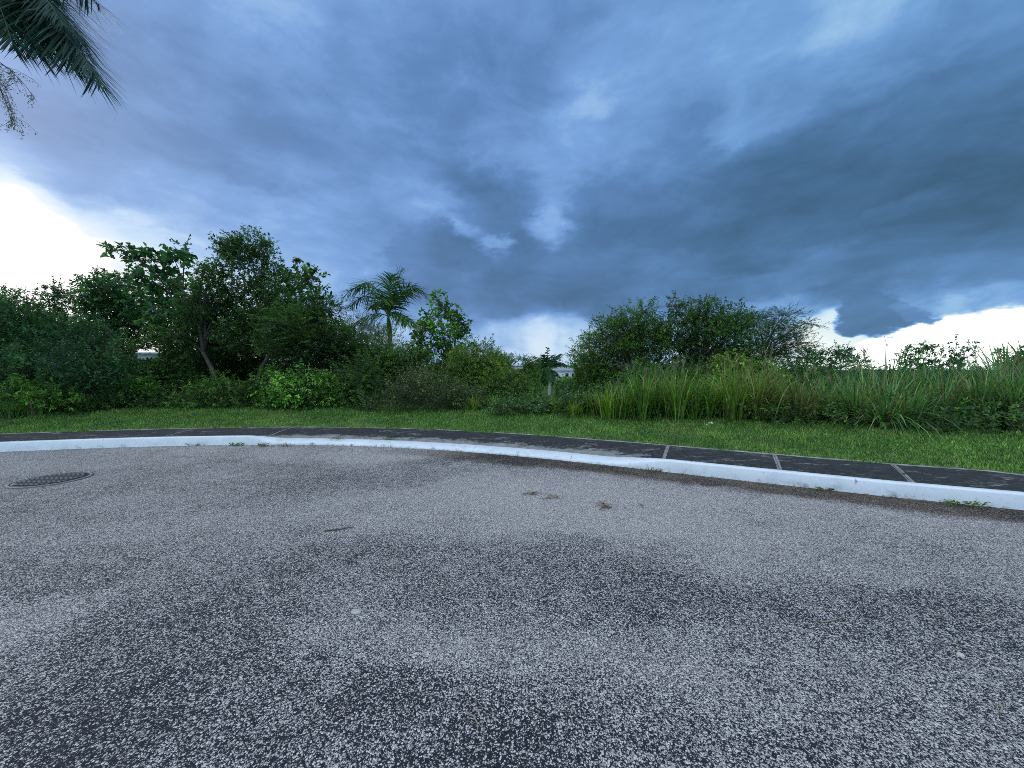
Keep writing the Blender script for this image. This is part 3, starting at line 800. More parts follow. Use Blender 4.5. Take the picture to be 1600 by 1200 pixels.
plant('tree', 'sparse broad-leaved tree with one long bare branch reaching left', 'tree', 14.5, (285, 640),
      [(272, 405, 26, 22), (290, 385, 9, 16), (252, 440, 32, 24), (222, 408, 26, 15), (192, 390, 15, 11), (275, 470, 36, 28), (245, 490, 40, 30), (300, 500, 40, 30), (232, 398, 8, 8)],
      G_BLUE, .19, .12, 1.5, 5, BT, .07, fork=(285, 500), per=6, spread=.30, up=.2, extra=multi(shoot(250, 440, 150, 376, 16, .08, .05, G_DARK, .016), shoot(285, 400, 297, 366, 6, .12, .08, G_DARK), shoot(222, 410, 229, 383, 7, .16, .1, G_DARK), shoot(190, 395, 184, 378, 6, .14, .1, G_DARK)))
plant('tree', 'tallest tree with a rounded leafy top and two trunks leaning apart', 'tree', 13.4, (392, 640),
      [(385, 385, 40, 17), (412, 400, 20, 24), (352, 385, 18, 10), (362, 400, 26, 18), (390, 412, 22, 18), (338, 428, 22, 20), (318, 428, 16, 16), (395, 445, 24, 16), (360, 462, 44, 22), (432, 450, 30, 24), (330, 500, 52, 30), (400, 508, 54, 34), (280, 525, 40, 26), (450, 498, 40, 26), (345, 440, 14, 12), (300, 470, 30, 30), (425, 480, 40, 24), (370, 495, 44, 30), (385, 530, 46, 24), (330, 530, 40, 26), (440, 530, 36, 24), (335, 470, 26, 22), (420, 425, 18, 12)],
      G_DARK, .085, .042, 1.35, 6, BT, .085, wild=16, fork=(425, 548), stems=[392, 348], spread=.30, sub=11, extra=multi(shoot(310, 440, 300, 400, 8, .1, .06, G_DARK), shoot(340, 430, 333, 398, 8, .1, .06, G_DARK)))
plant('tree', 'slim tree with two tufted shoots rising above its right-hand crown', 'tree', 15, (470, 640),
      [(470, 432, 16, 15), (487, 442, 15, 16), (452, 438, 18, 14), (500, 465, 15, 16), (465, 470, 34, 20), (440, 455, 20, 18), (480, 500, 40, 30)],
      G_DARK, .15, .085, 1.4, 7, BT, .07, wild=6, per=7, fork=(470, 510), extra=multi(tuft_top(465, 406, 26, .20, .12, G_OLIVE, .12, (466, 440)), tuft_top(489, 423, 22, .18, .11, G_DARK, .1, (489, 440)), shoot(500, 460, 514, 442, 7, .13, .08, G_DARK)))
plant('tree', 'dense feathery dark tree leaning over the bushes left of the first palm', 'tree', 12.0, (465, 640),
      [(460, 505, 50, 22), (510, 500, 40, 24), (445, 542, 38, 30), (530, 545, 44, 36), (500, 480, 30, 18), (490, 560, 50, 34), (490, 525, 50, 28), (560, 590, 36, 34)],
      G_DARK, .075, .024, 1.6, 8, BT, .075, per=16, mode='feather', sl=.40, spread=.28, up=.2, fork=(465, 580))
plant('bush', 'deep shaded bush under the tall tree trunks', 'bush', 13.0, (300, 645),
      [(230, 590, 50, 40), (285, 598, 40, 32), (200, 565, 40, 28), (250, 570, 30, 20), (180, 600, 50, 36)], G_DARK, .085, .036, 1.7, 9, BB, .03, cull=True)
plant('bush', 'low pale green bush spilling on the lawn in front of the shaded bush', 'bush', 11.4, (215, 645),
      [(180, 610, 36, 18), (222, 612, 30, 16), (150, 622, 26, 14), (250, 630, 22, 10), (200, 628, 40, 12)], G_LITE, .09, .042, 1.5, 10, BB, .02)
plant('bush', 'small fern-like bush at the foot of the tallest tree', 'bush', 11.5, (320, 645),
      [(305, 622, 30, 16), (340, 620, 30, 18), (285, 634, 22, 8), (370, 628, 24, 14), (352, 606, 26, 18), (412, 612, 26, 20)], G_MID, .10, .028, 1.3, 11, BB, .02)
plant('bush', 'bright green rounded bush at the lawn edge below the feathery tree', 'bush', 11.2, (490, 645),
      [(470, 608, 36, 28), (520, 605, 34, 26), (445, 622, 34, 22), (500, 630, 46, 14), (425, 600, 22, 18), (540, 622, 26, 18), (425, 630, 20, 12)], [(.075, .19, .022), (.12, .26, .032), (.17, .31, .05)], .08, .038, 1.7, 12, BB, .02, mat=M_GLOSS)
plant('bush', 'airy pale shrub with thin twigs just left of the first palm', 'bush', 14.5, (570, 640),
      [(552, 505, 20, 10), (590, 520, 22, 14), (570, 528, 30, 18), (600, 540, 26, 18), (540, 520, 18, 14)], G_MID, .06, .022, .75, 13, BB, .03, fork=(575, 570), sl=.45, spread=.45)
plant('bush', 'broad green bush filling the gap below the first palm', 'bush', 13.2, (600, 645),
      [(585, 565, 42, 30), (625, 575, 40, 30), (560, 600, 36, 34), (610, 600, 40, 26), (650, 570, 30, 24), (545, 560, 24, 22)], G_MID, .07, .03, 1.9, 14, BB, .03)
plant('tree', 'small upright tree with large light leaves right of the first palm', 'tree', 14, (700, 640),
      [(686, 470, 13, 14), (684, 492, 20, 16), (708, 500, 18, 18), (665, 512, 17, 18), (695, 525, 30, 20), (690, 552, 34, 22), (655, 530, 20, 20), (715, 520, 14, 20), (720, 560, 24, 20)],
      G_MID, .15, .085, 1.3, 15, BT, .05, per=7, fork=(700, 570), spread=.3)
plant('bush', 'olive flowering shrub of fine upright stems at the lawn edge below the palm', 'bush', 10.7, (650, 645),
      [(625, 618, 26, 22), (660, 614, 26, 26), (695, 620, 28, 24), (725, 628, 20, 18), (575, 635, 14, 10), (640, 600, 14, 12)], [(.055, .095, .022), (.085, .135, .032), (.20, .20, .10)], .07, .022, 1.1, 16, BB, .012, sl=.5, up=1.3, spread=.36)
plant('bush', 'wide yellow-green bush behind the olive flowering shrub', 'bush', 12.6, (745, 640),
      [(720, 590, 40, 26), (760, 585, 36, 24), (690, 595, 34, 22), (745, 565, 34, 20), (790, 600, 30, 22)], G_YEL, .06, .026, 1.9, 17, BB, .03, wild=8)
plant('bush', 'thin airy shrub whose arching sprigs stand against the rain', 'bush', 13.5, (750, 640),
      [(745, 540, 16, 10), (735, 550, 16, 10), (765, 552, 12, 10)], G_MID, .09, .03, .8, 18, BB, .025, fork=(750, 590), spread=.5,
      extra=multi(shoot(745, 560, 772, 522, 18, .10, .036, G_MID), shoot(740, 560, 728, 525, 16, .10, .034, G_MID), shoot(755, 560, 786, 548, 16, .10, .034, G_MID), shoot(765, 555, 757, 528, 12, .09, .03, G_MID)))
plant('bush', 'leafy bush with pale bare twigs left of the small palm', 'bush', 17, (800, 640),
      [(790, 578, 34, 18), (825, 582, 30, 18), (770, 570, 26, 16), (805, 600, 40, 20), (760, 590, 24, 20)], G_MID, .085, .034, 1.7, 19, BB, .03, wild=8, extra=multi(shoot(790, 580, 826, 552, 8, .08, .04, G_DARK, .02), shoot(780, 575, 800, 556, 8, .09, .04, G_DARK)))
plant('bush', 'low tangled bush in front of the small palm', 'bush', 12.2, (830, 645),
      [(800, 620, 34, 18), (840, 622, 34, 18), (875, 620, 26, 20), (770, 625, 26, 16)], G_MID, .06, .026, 1.8, 20, BB, .02)
plant('bush', 'creeping vine bush with tiny white flowers between lawn and tall grass', 'bush', 10.0, (900, 650),
      [(850, 636, 36, 12), (900, 634, 36, 14), (945, 636, 30, 14), (800, 636, 30, 9), (985, 642, 26, 12)], G_DARK, .055, .035, 2.0, 21, BB, .012, limbs=False, mat=M_GLOSS)
plant('tree', 'dark shadowy tree close behind the small palm', 'tree', 46, (845, 610),
      [(842, 582, 14, 14), (830, 590, 14, 12), (852, 592, 14, 14)], G_DARK, .22, .10, 2.2, 22, BT, .1)
plant('bush', 'bright rounded bush between the small palm and the dark right-hand tree', 'bush', 14.5, (910, 640),
      [(900, 590, 30, 16), (925, 600, 28, 20), (890, 608, 28, 18), (945, 595, 26, 20)], G_LITE, .07, .03, 1.9, 23, BB, .03)
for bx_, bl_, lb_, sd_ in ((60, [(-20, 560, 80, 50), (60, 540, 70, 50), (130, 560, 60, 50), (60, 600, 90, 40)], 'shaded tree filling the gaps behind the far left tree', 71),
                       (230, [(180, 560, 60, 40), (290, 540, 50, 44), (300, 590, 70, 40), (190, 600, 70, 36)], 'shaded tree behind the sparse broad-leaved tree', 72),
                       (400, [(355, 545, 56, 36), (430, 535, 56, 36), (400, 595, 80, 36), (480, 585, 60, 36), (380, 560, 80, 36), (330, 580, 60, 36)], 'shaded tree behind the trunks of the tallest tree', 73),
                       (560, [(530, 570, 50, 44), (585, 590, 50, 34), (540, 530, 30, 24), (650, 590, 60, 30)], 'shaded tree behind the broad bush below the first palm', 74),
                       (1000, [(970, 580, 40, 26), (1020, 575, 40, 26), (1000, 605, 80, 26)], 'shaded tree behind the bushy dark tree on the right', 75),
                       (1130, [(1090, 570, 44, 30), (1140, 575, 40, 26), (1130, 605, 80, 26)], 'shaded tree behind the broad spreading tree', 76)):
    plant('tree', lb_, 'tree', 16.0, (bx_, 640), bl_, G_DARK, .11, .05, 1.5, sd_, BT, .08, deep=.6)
# --- right of the photograph
plant('tree', 'bushy dark tree with willowy left sprays, left of the right-hand pair', 'tree', 13.6, (985, 640),
      [(958, 530, 36, 26), (985, 500, 28, 22), (1005, 488, 16, 14), (930, 555, 28, 24), (1000, 545, 44, 36), (906, 556, 13, 11), (962, 575, 40, 28), (1020, 520, 24, 24), (955, 505, 18, 14), (910, 575, 24, 20), (935, 535, 24, 20), (1038, 545, 30, 26), (985, 545, 40, 30), (925, 575, 30, 22)],
      G_MID, .10, .030, 1.1, 24, BT, .08, wild=16, fork=(985, 580), spread=.27, sl=.36, extra=multi(shoot(960, 510, 933, 492, 14, .09, .03, G_MID), shoot(1003, 490, 1001, 468, 12, .09, .03, G_MID), shoot(975, 495, 968, 476, 12, .09, .03, G_MID), shoot(945, 540, 925, 512, 12, .09, .03, G_MID), shoot(900, 560, 886, 552, 10, .09, .04, G_MID)))
plant('tree', 'broad spreading dark tree at the middle of the right-hand group', 'tree', 13.2, (1090, 640),
      [(1075, 492, 34, 20), (1054, 478, 13, 14), (1128, 490, 34, 20), (1105, 515, 52, 28), (1150, 525, 36, 28), (1060, 545, 44, 34), (1118, 560, 52, 34), (1100, 475, 24, 10), (1040, 510, 22, 18), (1165, 500, 18, 16), (1110, 545, 56, 26), (1165, 550, 34, 26), (1085, 510, 30, 22), (1140, 508, 30, 20)],
      G_DARK, .08, .030, 1.0, 25, BT, .085, wild=22, fork=(1095, 570), spread=.25, sub=12, extra=multi(shoot(1056, 480, 1053, 453, 12, .08, .03, G_MID), shoot(1115, 485, 1118, 458, 12, .08, .03, G_MID), shoot(1150, 495, 1166, 468, 12, .08, .03, G_DARK), shoot(1080, 480, 1078, 463, 10, .08, .03, G_MID)))
plant('tree', 'light feathery tree with horizontal sprays open to the sky', 'tree', 14, (1190, 640),
      [(1215, 505, 36, 13), (1188, 500, 20, 12), (1248, 520, 24, 9), (1225, 492, 28, 7), (1210, 530, 34, 14), (1240, 537, 28, 8), (1190, 545, 28, 22), (1205, 520, 36, 16), (1220, 545, 34, 12), (1258, 505, 16, 5), (1235, 552, 30, 8), (1262, 535, 14, 5)],
      G_BLUE, .055, .018, .72, 26, BT, .07, wild=18, per=18, mode='feather', sl=.42, up=.05, fork=(1190, 570), spread=.4, extra=multi(shoot(1250, 510, 1276, 498, 16, .06, .02, G_BLUE), shoot(1250, 525, 1280, 520, 16, .06, .02, G_BLUE), shoot(1230, 495, 1252, 484, 14, .06, .02, G_BLUE), shoot(1170, 495, 1184, 474, 3, .05, .02, G_BLUE, .006)))
plant('bush', 'dark bush under the feathery tree, before the white strip of sky', 'bush', 17, (1260, 640),
      [(1235, 565, 24, 14), (1258, 560, 20, 12), (1285, 560, 24, 16), (1310, 552, 16, 12), (1325, 565, 16, 13), (1270, 578, 40, 14)], G_BLUE, .11, .05, 1.1, 27, BB, .03, extra=multi(shoot(1308, 555, 1304, 530, 10, .1, .05, G_BLUE), shoot(1320, 555, 1327, 534, 10, .1, .05, G_BLUE), shoot(1290, 555, 1286, 540, 8, .1, .05, G_BLUE)))
plant('bush', 'yellow-green vine-covered mound in front of the spreading tree', 'bush', 10.6, (1155, 650),
      [(1150, 572, 30, 14), (1185, 582, 26, 16), (1125, 585, 28, 18), (1160, 600, 46, 22), (1205, 600, 26, 20), (1100, 600, 24, 18)], G_YEL, .075, .045, 1.9, 28, BB, .03, mat=M_GLOSS)
plant('tree', 'small flat-topped tree with layered branches against the white sky', 'tree', 15, (1438, 640),
      [(1438, 545, 22, 7), (1418, 549, 12, 5), (1456, 548, 13, 5), (1432, 560, 26, 8), (1445, 574, 28, 9), (1465, 566, 10, 6), (1415, 562, 12, 5)], G_BLUE, .11, .05, 1.0, 29, BT, .04, per=8, up=.05, sl=.13, spread=.4, fork=(1438, 578))
plant('tree', 'thin spiky young tree right of the flat-topped one', 'tree', 14.5, (1495, 640),
      [(1495, 565, 16, 13), (1492, 545, 6, 9), (1514, 542, 7, 8), (1508, 560, 10, 12), (1482, 572, 10, 10)], G_BLUE, .11, .05, .9, 30, BT, .035, per=8, sl=.14, fork=(1498, 585),
      extra=multi(shoot(1494, 545, 1494, 522, 10, .09, .05, G_BLUE), shoot(1512, 545, 1514, 528, 10, .1, .05, G_BLUE), shoot(1510, 560, 1540, 542, 10, .09, .03, G_BLUE)))
plant('tree', 'leafy young tree at the far right edge among cane leaves', 'tree', 10.5, (1590, 650),
      [(1585, 560, 16, 12), (1600, 572, 22, 16), (1572, 580, 16, 14), (1612, 556, 14, 12), (1564, 553, 5, 4)], G_BLUE, .10, .045, .8, 31, BT, .03, per=8, sl=.14, fork=(1590, 600))
plant('sapling', 'tiny umbrella-topped sapling beside the dark bush on the skyline', 'sapling', 14, (1340, 640),
      [(1342, 560, 9, 4), (1341, 575, 5, 3)], G_BLUE, .17, .06, 1.3, 32, None, .015, per=6, up=-.2, fork=(1340, 585))
plant('bush', 'creeping dark vine at the right lawn edge with a few yellow leaves', 'bush', 7.3, (1500, 685),
      [(1440, 655, 36, 16), (1490, 660, 40, 18), (1545, 658, 40, 22), (1600, 660, 40, 24), (1580, 635, 36, 20), (1400, 662, 26, 10), (1650, 650, 40, 34)], G_BLUE, .07, .05, 1.9, 33, BB, .012, limbs=False, mat=M_GLOSS,
      extra=multi(shoot(1522, 645, 1534, 632, 12, .07, .05, [(.42, .22, .02), (.45, .28, .03), (.35, .2, .02)]), shoot(1540, 645, 1556, 640, 7, .05, .03, [(.32, .24, .05), (.4, .3, .06), (.3, .2, .04)])))
plant('bush', 'dark bush behind the tall grass below the spreading tree', 'bush', 11.3, (1040, 650),
      [(1000, 600, 34, 26), (1050, 600, 40, 26), (1090, 590, 30, 24), (960, 610, 30, 20), (1230, 605, 34, 22), (1270, 600, 36, 20)], G_DARK, .085, .034, 1.6, 34, BB, .02, wild=8)
plant('bush', 'green bush mass behind the tall grass on the right skyline', 'bush', 12.5, (1400, 650),
      [(1320, 600, 40, 22), (1380, 602, 40, 20), (1440, 600, 40, 20), (1500, 603, 40, 20), (1560, 602, 40, 22), (1620, 600, 40, 24)], G_BLUE, .09, .036, 1.7, 35, BB, .02, wild=8)

def blossoms(root, spots, Y, size, seed, colr):
    rng = np.random.default_rng(seed)
    for px, py in spots:
        A = at(px, py, Y + rng.uniform(-.1, .1)); g_ = Geo(); a = np.arange(5) * 1.2566 + rng.uniform(0, 1)
        D = np.stack([np.cos(a), np.full(5, -.5), np.sin(a)], -1)
        V, Fq = leaves(np.tile(A, (5, 1)), D, np.tile([0, -1., .3], (5, 1)), size, size * .8, droop=0); g_.add(V, Fq, colr)
        o = g_.build('flower', M_DRY, root, root.location)


for o in [o for o in COL.objects if o.get('category') == 'bush']:
    if 'tiny white flowers' in o['label']: blossoms(o, [(842, 632), (905, 627), (902, 634), (926, 645), (868, 640), (884, 630), (940, 632), (815, 640), (955, 640), (860, 630), (920, 634)], 9.75, .030, 5, (.80, .80, .78))
    if 'olive flowering shrub' in o['label'] and 'fine upright' in o['label']: blossoms(o, [(640, 606), (655, 598), (668, 603), (630, 615), (690, 610), (700, 618), (650, 622), (676, 615), (616, 620), (720, 624)], 10.4, .030, 6, (.42, .40, .24))
# --- tall grass
def grass_clump(px, Y, top, label, pal, seed, group, n=150, wide=1.0, lean=.42, stems=0, bend=1.0):
    rng = np.random.default_rng(seed + 5000)
    bx = at(px, 600, Y); O0 = gpt(bx[0], Y); hgt = max(.5, at(px, top, Y)[2] - O0[2])
    root = empty('grass_clump', O0, label, 'tall grass', group)
    a = rng.uniform(0, 2 * np.pi, n); rr = np.abs(rng.normal(0, .11, n)) * wide
    O = O0 + np.stack([np.cos(a) * rr, np.sin(a) * rr, np.zeros(n) - .02], -1)
    ln = rng.uniform(.08, 1.0, n) ** 1.2 * lean * wide
    a2 = a + rng.normal(0, .6, n) + .0
    D = np.stack([np.cos(a2) * ln, np.sin(a2) * ln, np.ones(n)], -1)
    L = hgt * rng.uniform(.55, 1.18, n)
    V, Fq = strips(O, D, L, rng.uniform(.016, .042, n), rng.uniform(.2, 2.4, n) * bend * (.5 + ln), seg=6)
    c = pick(rng, pal, n) * rng.uniform(.8, 1.7, (n, 1)); dead = rng.random(n) < .13
    c[dead] = np.array([.34, .28, .14]) * rng.uniform(.6, 1.3, (dead.sum(), 1))
    g1 = Geo(); g1.add(V, Fq, np.repeat(c, 14, 0)); g1.build('blades', M_BLADE, root, O0)
    if stems:
        for k in range(stems):
            g2 = Geo(); g3 = Geo()
            A = O0 + np.array([rng.normal(0, .12), rng.normal(0, .1), 0]); tp = A + np.array([rng.normal(0, .2), rng.normal(0, .15), hgt * rng.uniform(1.0, 1.25)])
            P, r_ = limb(A, tp, .006, .003, rng, 7, wig=.02); g2.add(*tube(P, r_, 4), (.22, .19, .10))
            m = 26; u = rng.uniform(.82, 1.0, m)[:, None]; Q = A + (tp - A) * u
            d = unit(tp - A) + rng.normal(size=(m, 3)) * .35
            V, Fq = leaves(Q, d, rng.normal(size=(m, 3)), .09, .012); g3.add(V, Fq, np.repeat(pick(rng, [(.17, .17, .08), (.23, .22, .11), (.14, .145, .07)], m), 6, 0))
            ps = g2.build('stem', M_DRY, root, O0); g3.build('plume', M_DRY, ps, O0)
    return root


TG = 'tall grass clumps at the right of the lawn'
top_env = [(860, 628), (900, 612), (930, 602), (960, 592), (1000, 582), (1050, 576), (1100, 588), (1150, 566), (1200, 580), (1250, 590), (1300, 584), (1350, 580), (1400, 572), (1450, 584), (1500, 582), (1560, 572), (1640, 572)]
tex, tey = zip(*top_env)
GP = 'long green blades in the front row of the right-hand tall grass'
feat = {1005: ('stiff upright green grass clump nearest the small palm', G_MID, 130, .9, .30, 2), 1060: ('tall green grass clump with purplish seed plumes before the spreading tree', G_MID, 160, 1, .35, 5),
        1148: ('tallest yellow-green grass clump below the vine-covered mound', [(.065, .140, .020), (.110, .185, .030), (.160, .200, .050)], 210, 1.25, .42, 3), 1185: ('loose grass clump with many pale dead stalks right of the yellow one', G_OLIVE, 150, 1.1, .5, 2),
        1250: ('drooping tan and green grass clump in front of the feathery tree', G_OLIVE, 170, 1.2, .6, 1), 1385: ('large fountain-shaped dark green grass clump spreading over the lawn edge', G_CANE, 260, 1.7, .75, 1),
        1590: ('cane-like grass clump with dark upright leaves at the right edge', G_CANE, 150, 1.1, .35, 3)}
k = 0
for px in list(np.arange(872, 1660, 26)) + list(feat):
    base_y = np.interp(px, [860, 930, 1000, 1150, 1280, 1400, 1500, 1650], [654, 658, 661, 664, 668, 676, 682, 690])
    gp_ = ground_pt(px, base_y - 2, .34); Y = gp_[1] + (.15 if px in feat else random.Random(k).uniform(.15, .70)) + (.6 if px > 1430 else 0)
    top = np.interp(px, tex, tey) + random.Random(k + 9).uniform(-4, 14)
    if px in feat:
        lb, pal, n, wd, lean, stm = feat[px]
        grass_clump(px, Y, top - 6, lb, pal, k, TG, n, wd, lean, stm, 1.3 if px == 1385 else 1)
    else:
        pal = G_YEL if px < 960 else G_MID if px < 1110 else (G_YEL if px < 1190 else (G_MID if px < 1330 else G_CANE))
        grass_clump(px, Y, top + (14 if 1380 < px else 4), GP, pal, k, 'front row of tall grass', 125, 1.0, random.Random(k).uniform(.4, .7), (k % 3 == 0) * 1)
    k += 1
for px, Y, top, lb, sd in ((1572, 8.6, 522, 'left clump of tall broad cane leaves standing above the skyline at the right edge', 301), (1604, 8.8, 508, 'right clump of tall broad cane leaves cut by the right picture edge', 302)):
    rng = np.random.default_rng(sd); bx = at(px, 600, Y); O0 = gpt(bx[0], Y); hg = at(px, top, Y)[2] - O0[2]
    root = empty('cane_clump', O0, lb, 'cane', 'cane clumps at the right edge'); g1 = Geo(); n = 46
    a = rng.uniform(0, 6.283, n); O = O0 + np.stack([np.cos(a) * .1, np.sin(a) * .1, hg * rng.uniform(0, .55, n)], -1); ln = rng.uniform(.1, .6, n)
    V, Fq = strips(O, np.stack([np.cos(a) * ln, np.sin(a) * ln, np.ones(n)], -1), (hg - O[:, 2] + O0[2]) * rng.uniform(.8, 1.1, n), rng.uniform(.03, .05, n), rng.uniform(.2, 1.3, n), seg=7)
    g1.add(V, Fq, np.repeat(pick(rng, G_CANE, n), 16, 0)); g1.build('blades', M_BLADE, root, O0)
for px in np.arange(965, 1660, 30):
    base_y = np.interp(px, [860, 930, 1000, 1150, 1280, 1400, 1500, 1650], [654, 658, 661, 664, 668, 676, 682, 690])
    Y = ground_pt(px, base_y, .34)[1] + random.Random(k).uniform(1.0, 1.7)
    grass_clump(px, Y, np.interp(px, tex, tey) - (14 if px > 1280 else 0) + random.Random(k + 3).uniform(-12, 10), 'grass tips showing behind the front row of the right-hand tall grass', G_MID if px < 1250 else G_CANE, k, 'back row of tall grass', 110, 1.1, .4, (k % 3 == 0) * 2)
    k += 1
for px, Y, top, lb, pal in ((775, 10.6, 622, 'short bright grass tuft beside the olive flowering shrub', G_LITE), (740, 10.5, 632, 'low grass tuft right under the olive flowering shrub', G_YEL),
                            (20, 9.3, 622, 'grass tuft at the far left lawn edge below the weedy bush', G_CANE), (55, 9.5, 628, 'thin grass tuft right of the far left lawn edge tuft', G_CANE), (945, 10.2, 612, 'thin pale grass tuft left of the tall grass thicket', G_YEL),
                            (905, 10.6, 612, 'thin grass tuft growing out of the white-flowered vine', G_YEL), (830, 10.9, 618, 'short grass tuft at the left end of the white-flowered vine', G_YEL)):
    grass_clump(px, Y, top, lb, pal, k, 'grass tufts along the lawn edge', 110, .9, .5); k += 1

# --- palms
def frond(rng, crown, tip, arch, pal, ll, lw, n=46, r=.02, droop=.8, bushy=.35, hang=.55):
    crown = np.asarray(crown, float); tip = np.asarray(tip, float); d = tip - crown; Ln = np.linalg.norm(d)
    ctrl = crown + d * .5 + np.array([0, 0, arch * Ln])
    u = np.linspace(0, 1, 12)[:, None]
    P = crown * (1 - u) ** 2 + ctrl * 2 * u * (1 - u) + tip * u * u
    gg = Geo(); gg.add(*tube(P, np.linspace(r, r * .15, 12), 5), (.10, .13, .04))
    t = np.repeat(np.linspace(.16, .995, n), 2); sgn = np.tile([1., -1.], n)
    t = np.clip(t + rng.uniform(-.006, .006, 2 * n), 0, 1)[:, None]
    O = crown * (1 - t) ** 2 + ctrl * 2 * t * (1 - t) + tip * t * t
    T = unit(2 * (1 - t) * (ctrl - crown) + 2 * t * (tip - ctrl))
    side = unit(np.cross(T, np.array([0, 0, 1.]) + rng.normal(size=(2 * n, 3)) * .02)); nor = np.cross(side, T)
    D = unit(side * sgn[:, None] * (1 - .45 * t) + T * (.45 + .5 * t) + nor * (rng.normal(size=(2 * n, 1)) * bushy + .05)) + np.array([0, 0, -1.]) * hang * rng.uniform(.6, 1.3, (2 * n, 1))
    D = unit(D)
    L = ll * (np.sin(np.clip(t[:, 0] * .86 + .14, 0, 1) * np.pi) ** .55) * rng.uniform(.85, 1.1, 2 * n) + ll * .12
    hs = unit(np.cross(D, nor)); V, Fq = strips(O, D, L, lw * rng.uniform(.8, 1.15, 2 * n), droop * rng.uniform(.7, 1.4, 2 * n), seg=4, side=hs)
    gg.add(V, Fq, np.repeat(pick(rng, pal, 2 * n), 10, 0))
    return gg


def palm(label, base, crown, tips, pal, ll, lw, r, n, seed, arch=.25, droop=.8, bark=None, shaft=.9, fr=.02, cat_group='palms', bushy=.35, hang=.55):
    rng = np.random.default_rng(seed + 9000)
    O = np.asarray(base, float); crown = np.asarray(crown, float)
    root = empty('palm_tree', O, label, 'palm', cat_group)
    g1 = Geo(); u = np.linspace(0, 1, 14)[:, None]
    P = O + (crown - O) * u * (1 - 0) + np.array([.12, 0, 0]) * np.sin(u * 3); top = P[-1].copy()
    zs = u[:, 0]; rad = r * (1.25 - .35 * zs + .12 * np.sin(zs * 5)); P[0, 2] -= .1
    k = max(2, int(14 * (1 - shaft / np.linalg.norm(crown - O))))
    g1.add(*tube(P[:k + 1], rad[:k + 1], 12)); g1.build('trunk', bark or M_PALEBARK, root, O, True, False)
    g2 = Geo(); g2.add(*tube(np.linspace(P[k], top + np.array([0, 0, .05]), 6), [r * 1.0, r * 1.15, r * 1.05, r * .85, r * .6, r * .3], 10), (.06, .13, .03)); g2.build('crownshaft', M_PALM, root, O, True)
    for tip in tips:
        ar = arch if len(tip) < 4 else tip[3]
        frond(rng, top, tip[:3], ar, pal, ll, lw, n, fr, droop, bushy, hang).build('frond', M_PALM, root, O)
    return root


def T_(px, py, Y, arch=None):
    p = list(at(px, py, Y)); return p if arch is None else p + [arch]


# near palm, its trunk just outside the left of the picture
pb = at(-75, 600, 8.0); crn = at(-78, -70, 8.0)
palm('close palm whose drooping fronds hang into the top left corner', gpt(pb[0], 8.0), crn,
     [T_(162, 136, 7.0, .20), T_(132, 66, 7.4, .24), T_(156, 8, 8.2, .22), T_(60, 84, 6.9, .25), T_(100, 40, 7.0, .28), T_(118, 98, 7.3, .22), T_(20, 70, 6.6, .3), T_(80, -10, 7.4, .3), T_(90, -120, 8.0, .3), T_(-220, 120, 7.4, .3), T_(-280, -80, 8.4, .3), T_(-160, -330, 8, .2), T_(30, -330, 9.5, .2), T_(-200, 80, 11.5, .3), T_(20, 30, 11, .3), T_(100, 30, 8.6, .24), T_(70, 20, 9.0, .2), T_(120, 100, 7.6, .20)],
     [(.010, .036, .024), (.015, .046, .028), (.024, .062, .036)], 1.35, .027, .19, 120, 1, droop=.9, fr=.03, bushy=.34)
# its dry flower stalks hanging below the fronds
def flower_stalk(px0, py0, px1, py1, Y, label, seed, n=38):
    rng = np.random.default_rng(seed); A = at(px0, py0, Y); Bp = at(px1, py1, Y)
    root = empty('flower_stalk', A, label, 'flower stalk', 'dry flower stalks under the close palm')
    g1 = Geo(); g2 = Geo()
    d = Bp - A; ctrl = A + d * .5 + np.array([.25, 0, .30])
    u = np.linspace(0, 1, 12)[:, None]; P = A * (1 - u) ** 2 + ctrl * 2 * u * (1 - u) + Bp * u * u
    g1.add(*tube(P, np.linspace(.014, .003, 12), 5), (.16, .15, .09))
    for q_ in range(n):
        t = rng.uniform(.15, .95); O = A * (1 - t) ** 2 + ctrl * 2 * t * (1 - t) + Bp * t * t
        v = np.array([rng.normal(0, .22) + .12, rng.normal(0, .2), -rng.uniform(.2, .75)]) * (1.05 - t * .6)
        s_ = np.linspace(0, 1, 5)[:, None]; Q = O + v * s_ + np.array([.12, 0, .06]) * (s_ * (1 - s_)) * 2
        g1.add(*tube(Q, np.linspace(.004, .002, 5), 3), (.17, .16, .11))
        m = 14; w = rng.uniform(.2, 1, m)[:, None]; QQ = O + v * w + rng.normal(size=(m, 3)) * .02
        V, Fq = leaves(QQ, rng.normal(size=(m, 3)) + [0, 0, -.6], rng.normal(size=(m, 3)), .03, .014); g2.add(V, Fq, np.repeat(pick(rng, [(.13, .15, .08), (.18, .18, .10), (.10, .12, .07)], m), 6, 0))
    g1.build('stem', M_DRY, root, A); fl = g2.build('flower', M_DRY, root, A); fl['kind'] = 'stuff'


flower_stalk(-60, 60, 22, 205, 7.6, 'dry hanging palm flower stalk touching the left picture edge', 61, 46)
flower_stalk(-60, 70, 58, 160, 7.9, 'thinner dry flower stalk spreading right below the lowest frond', 62, 30)
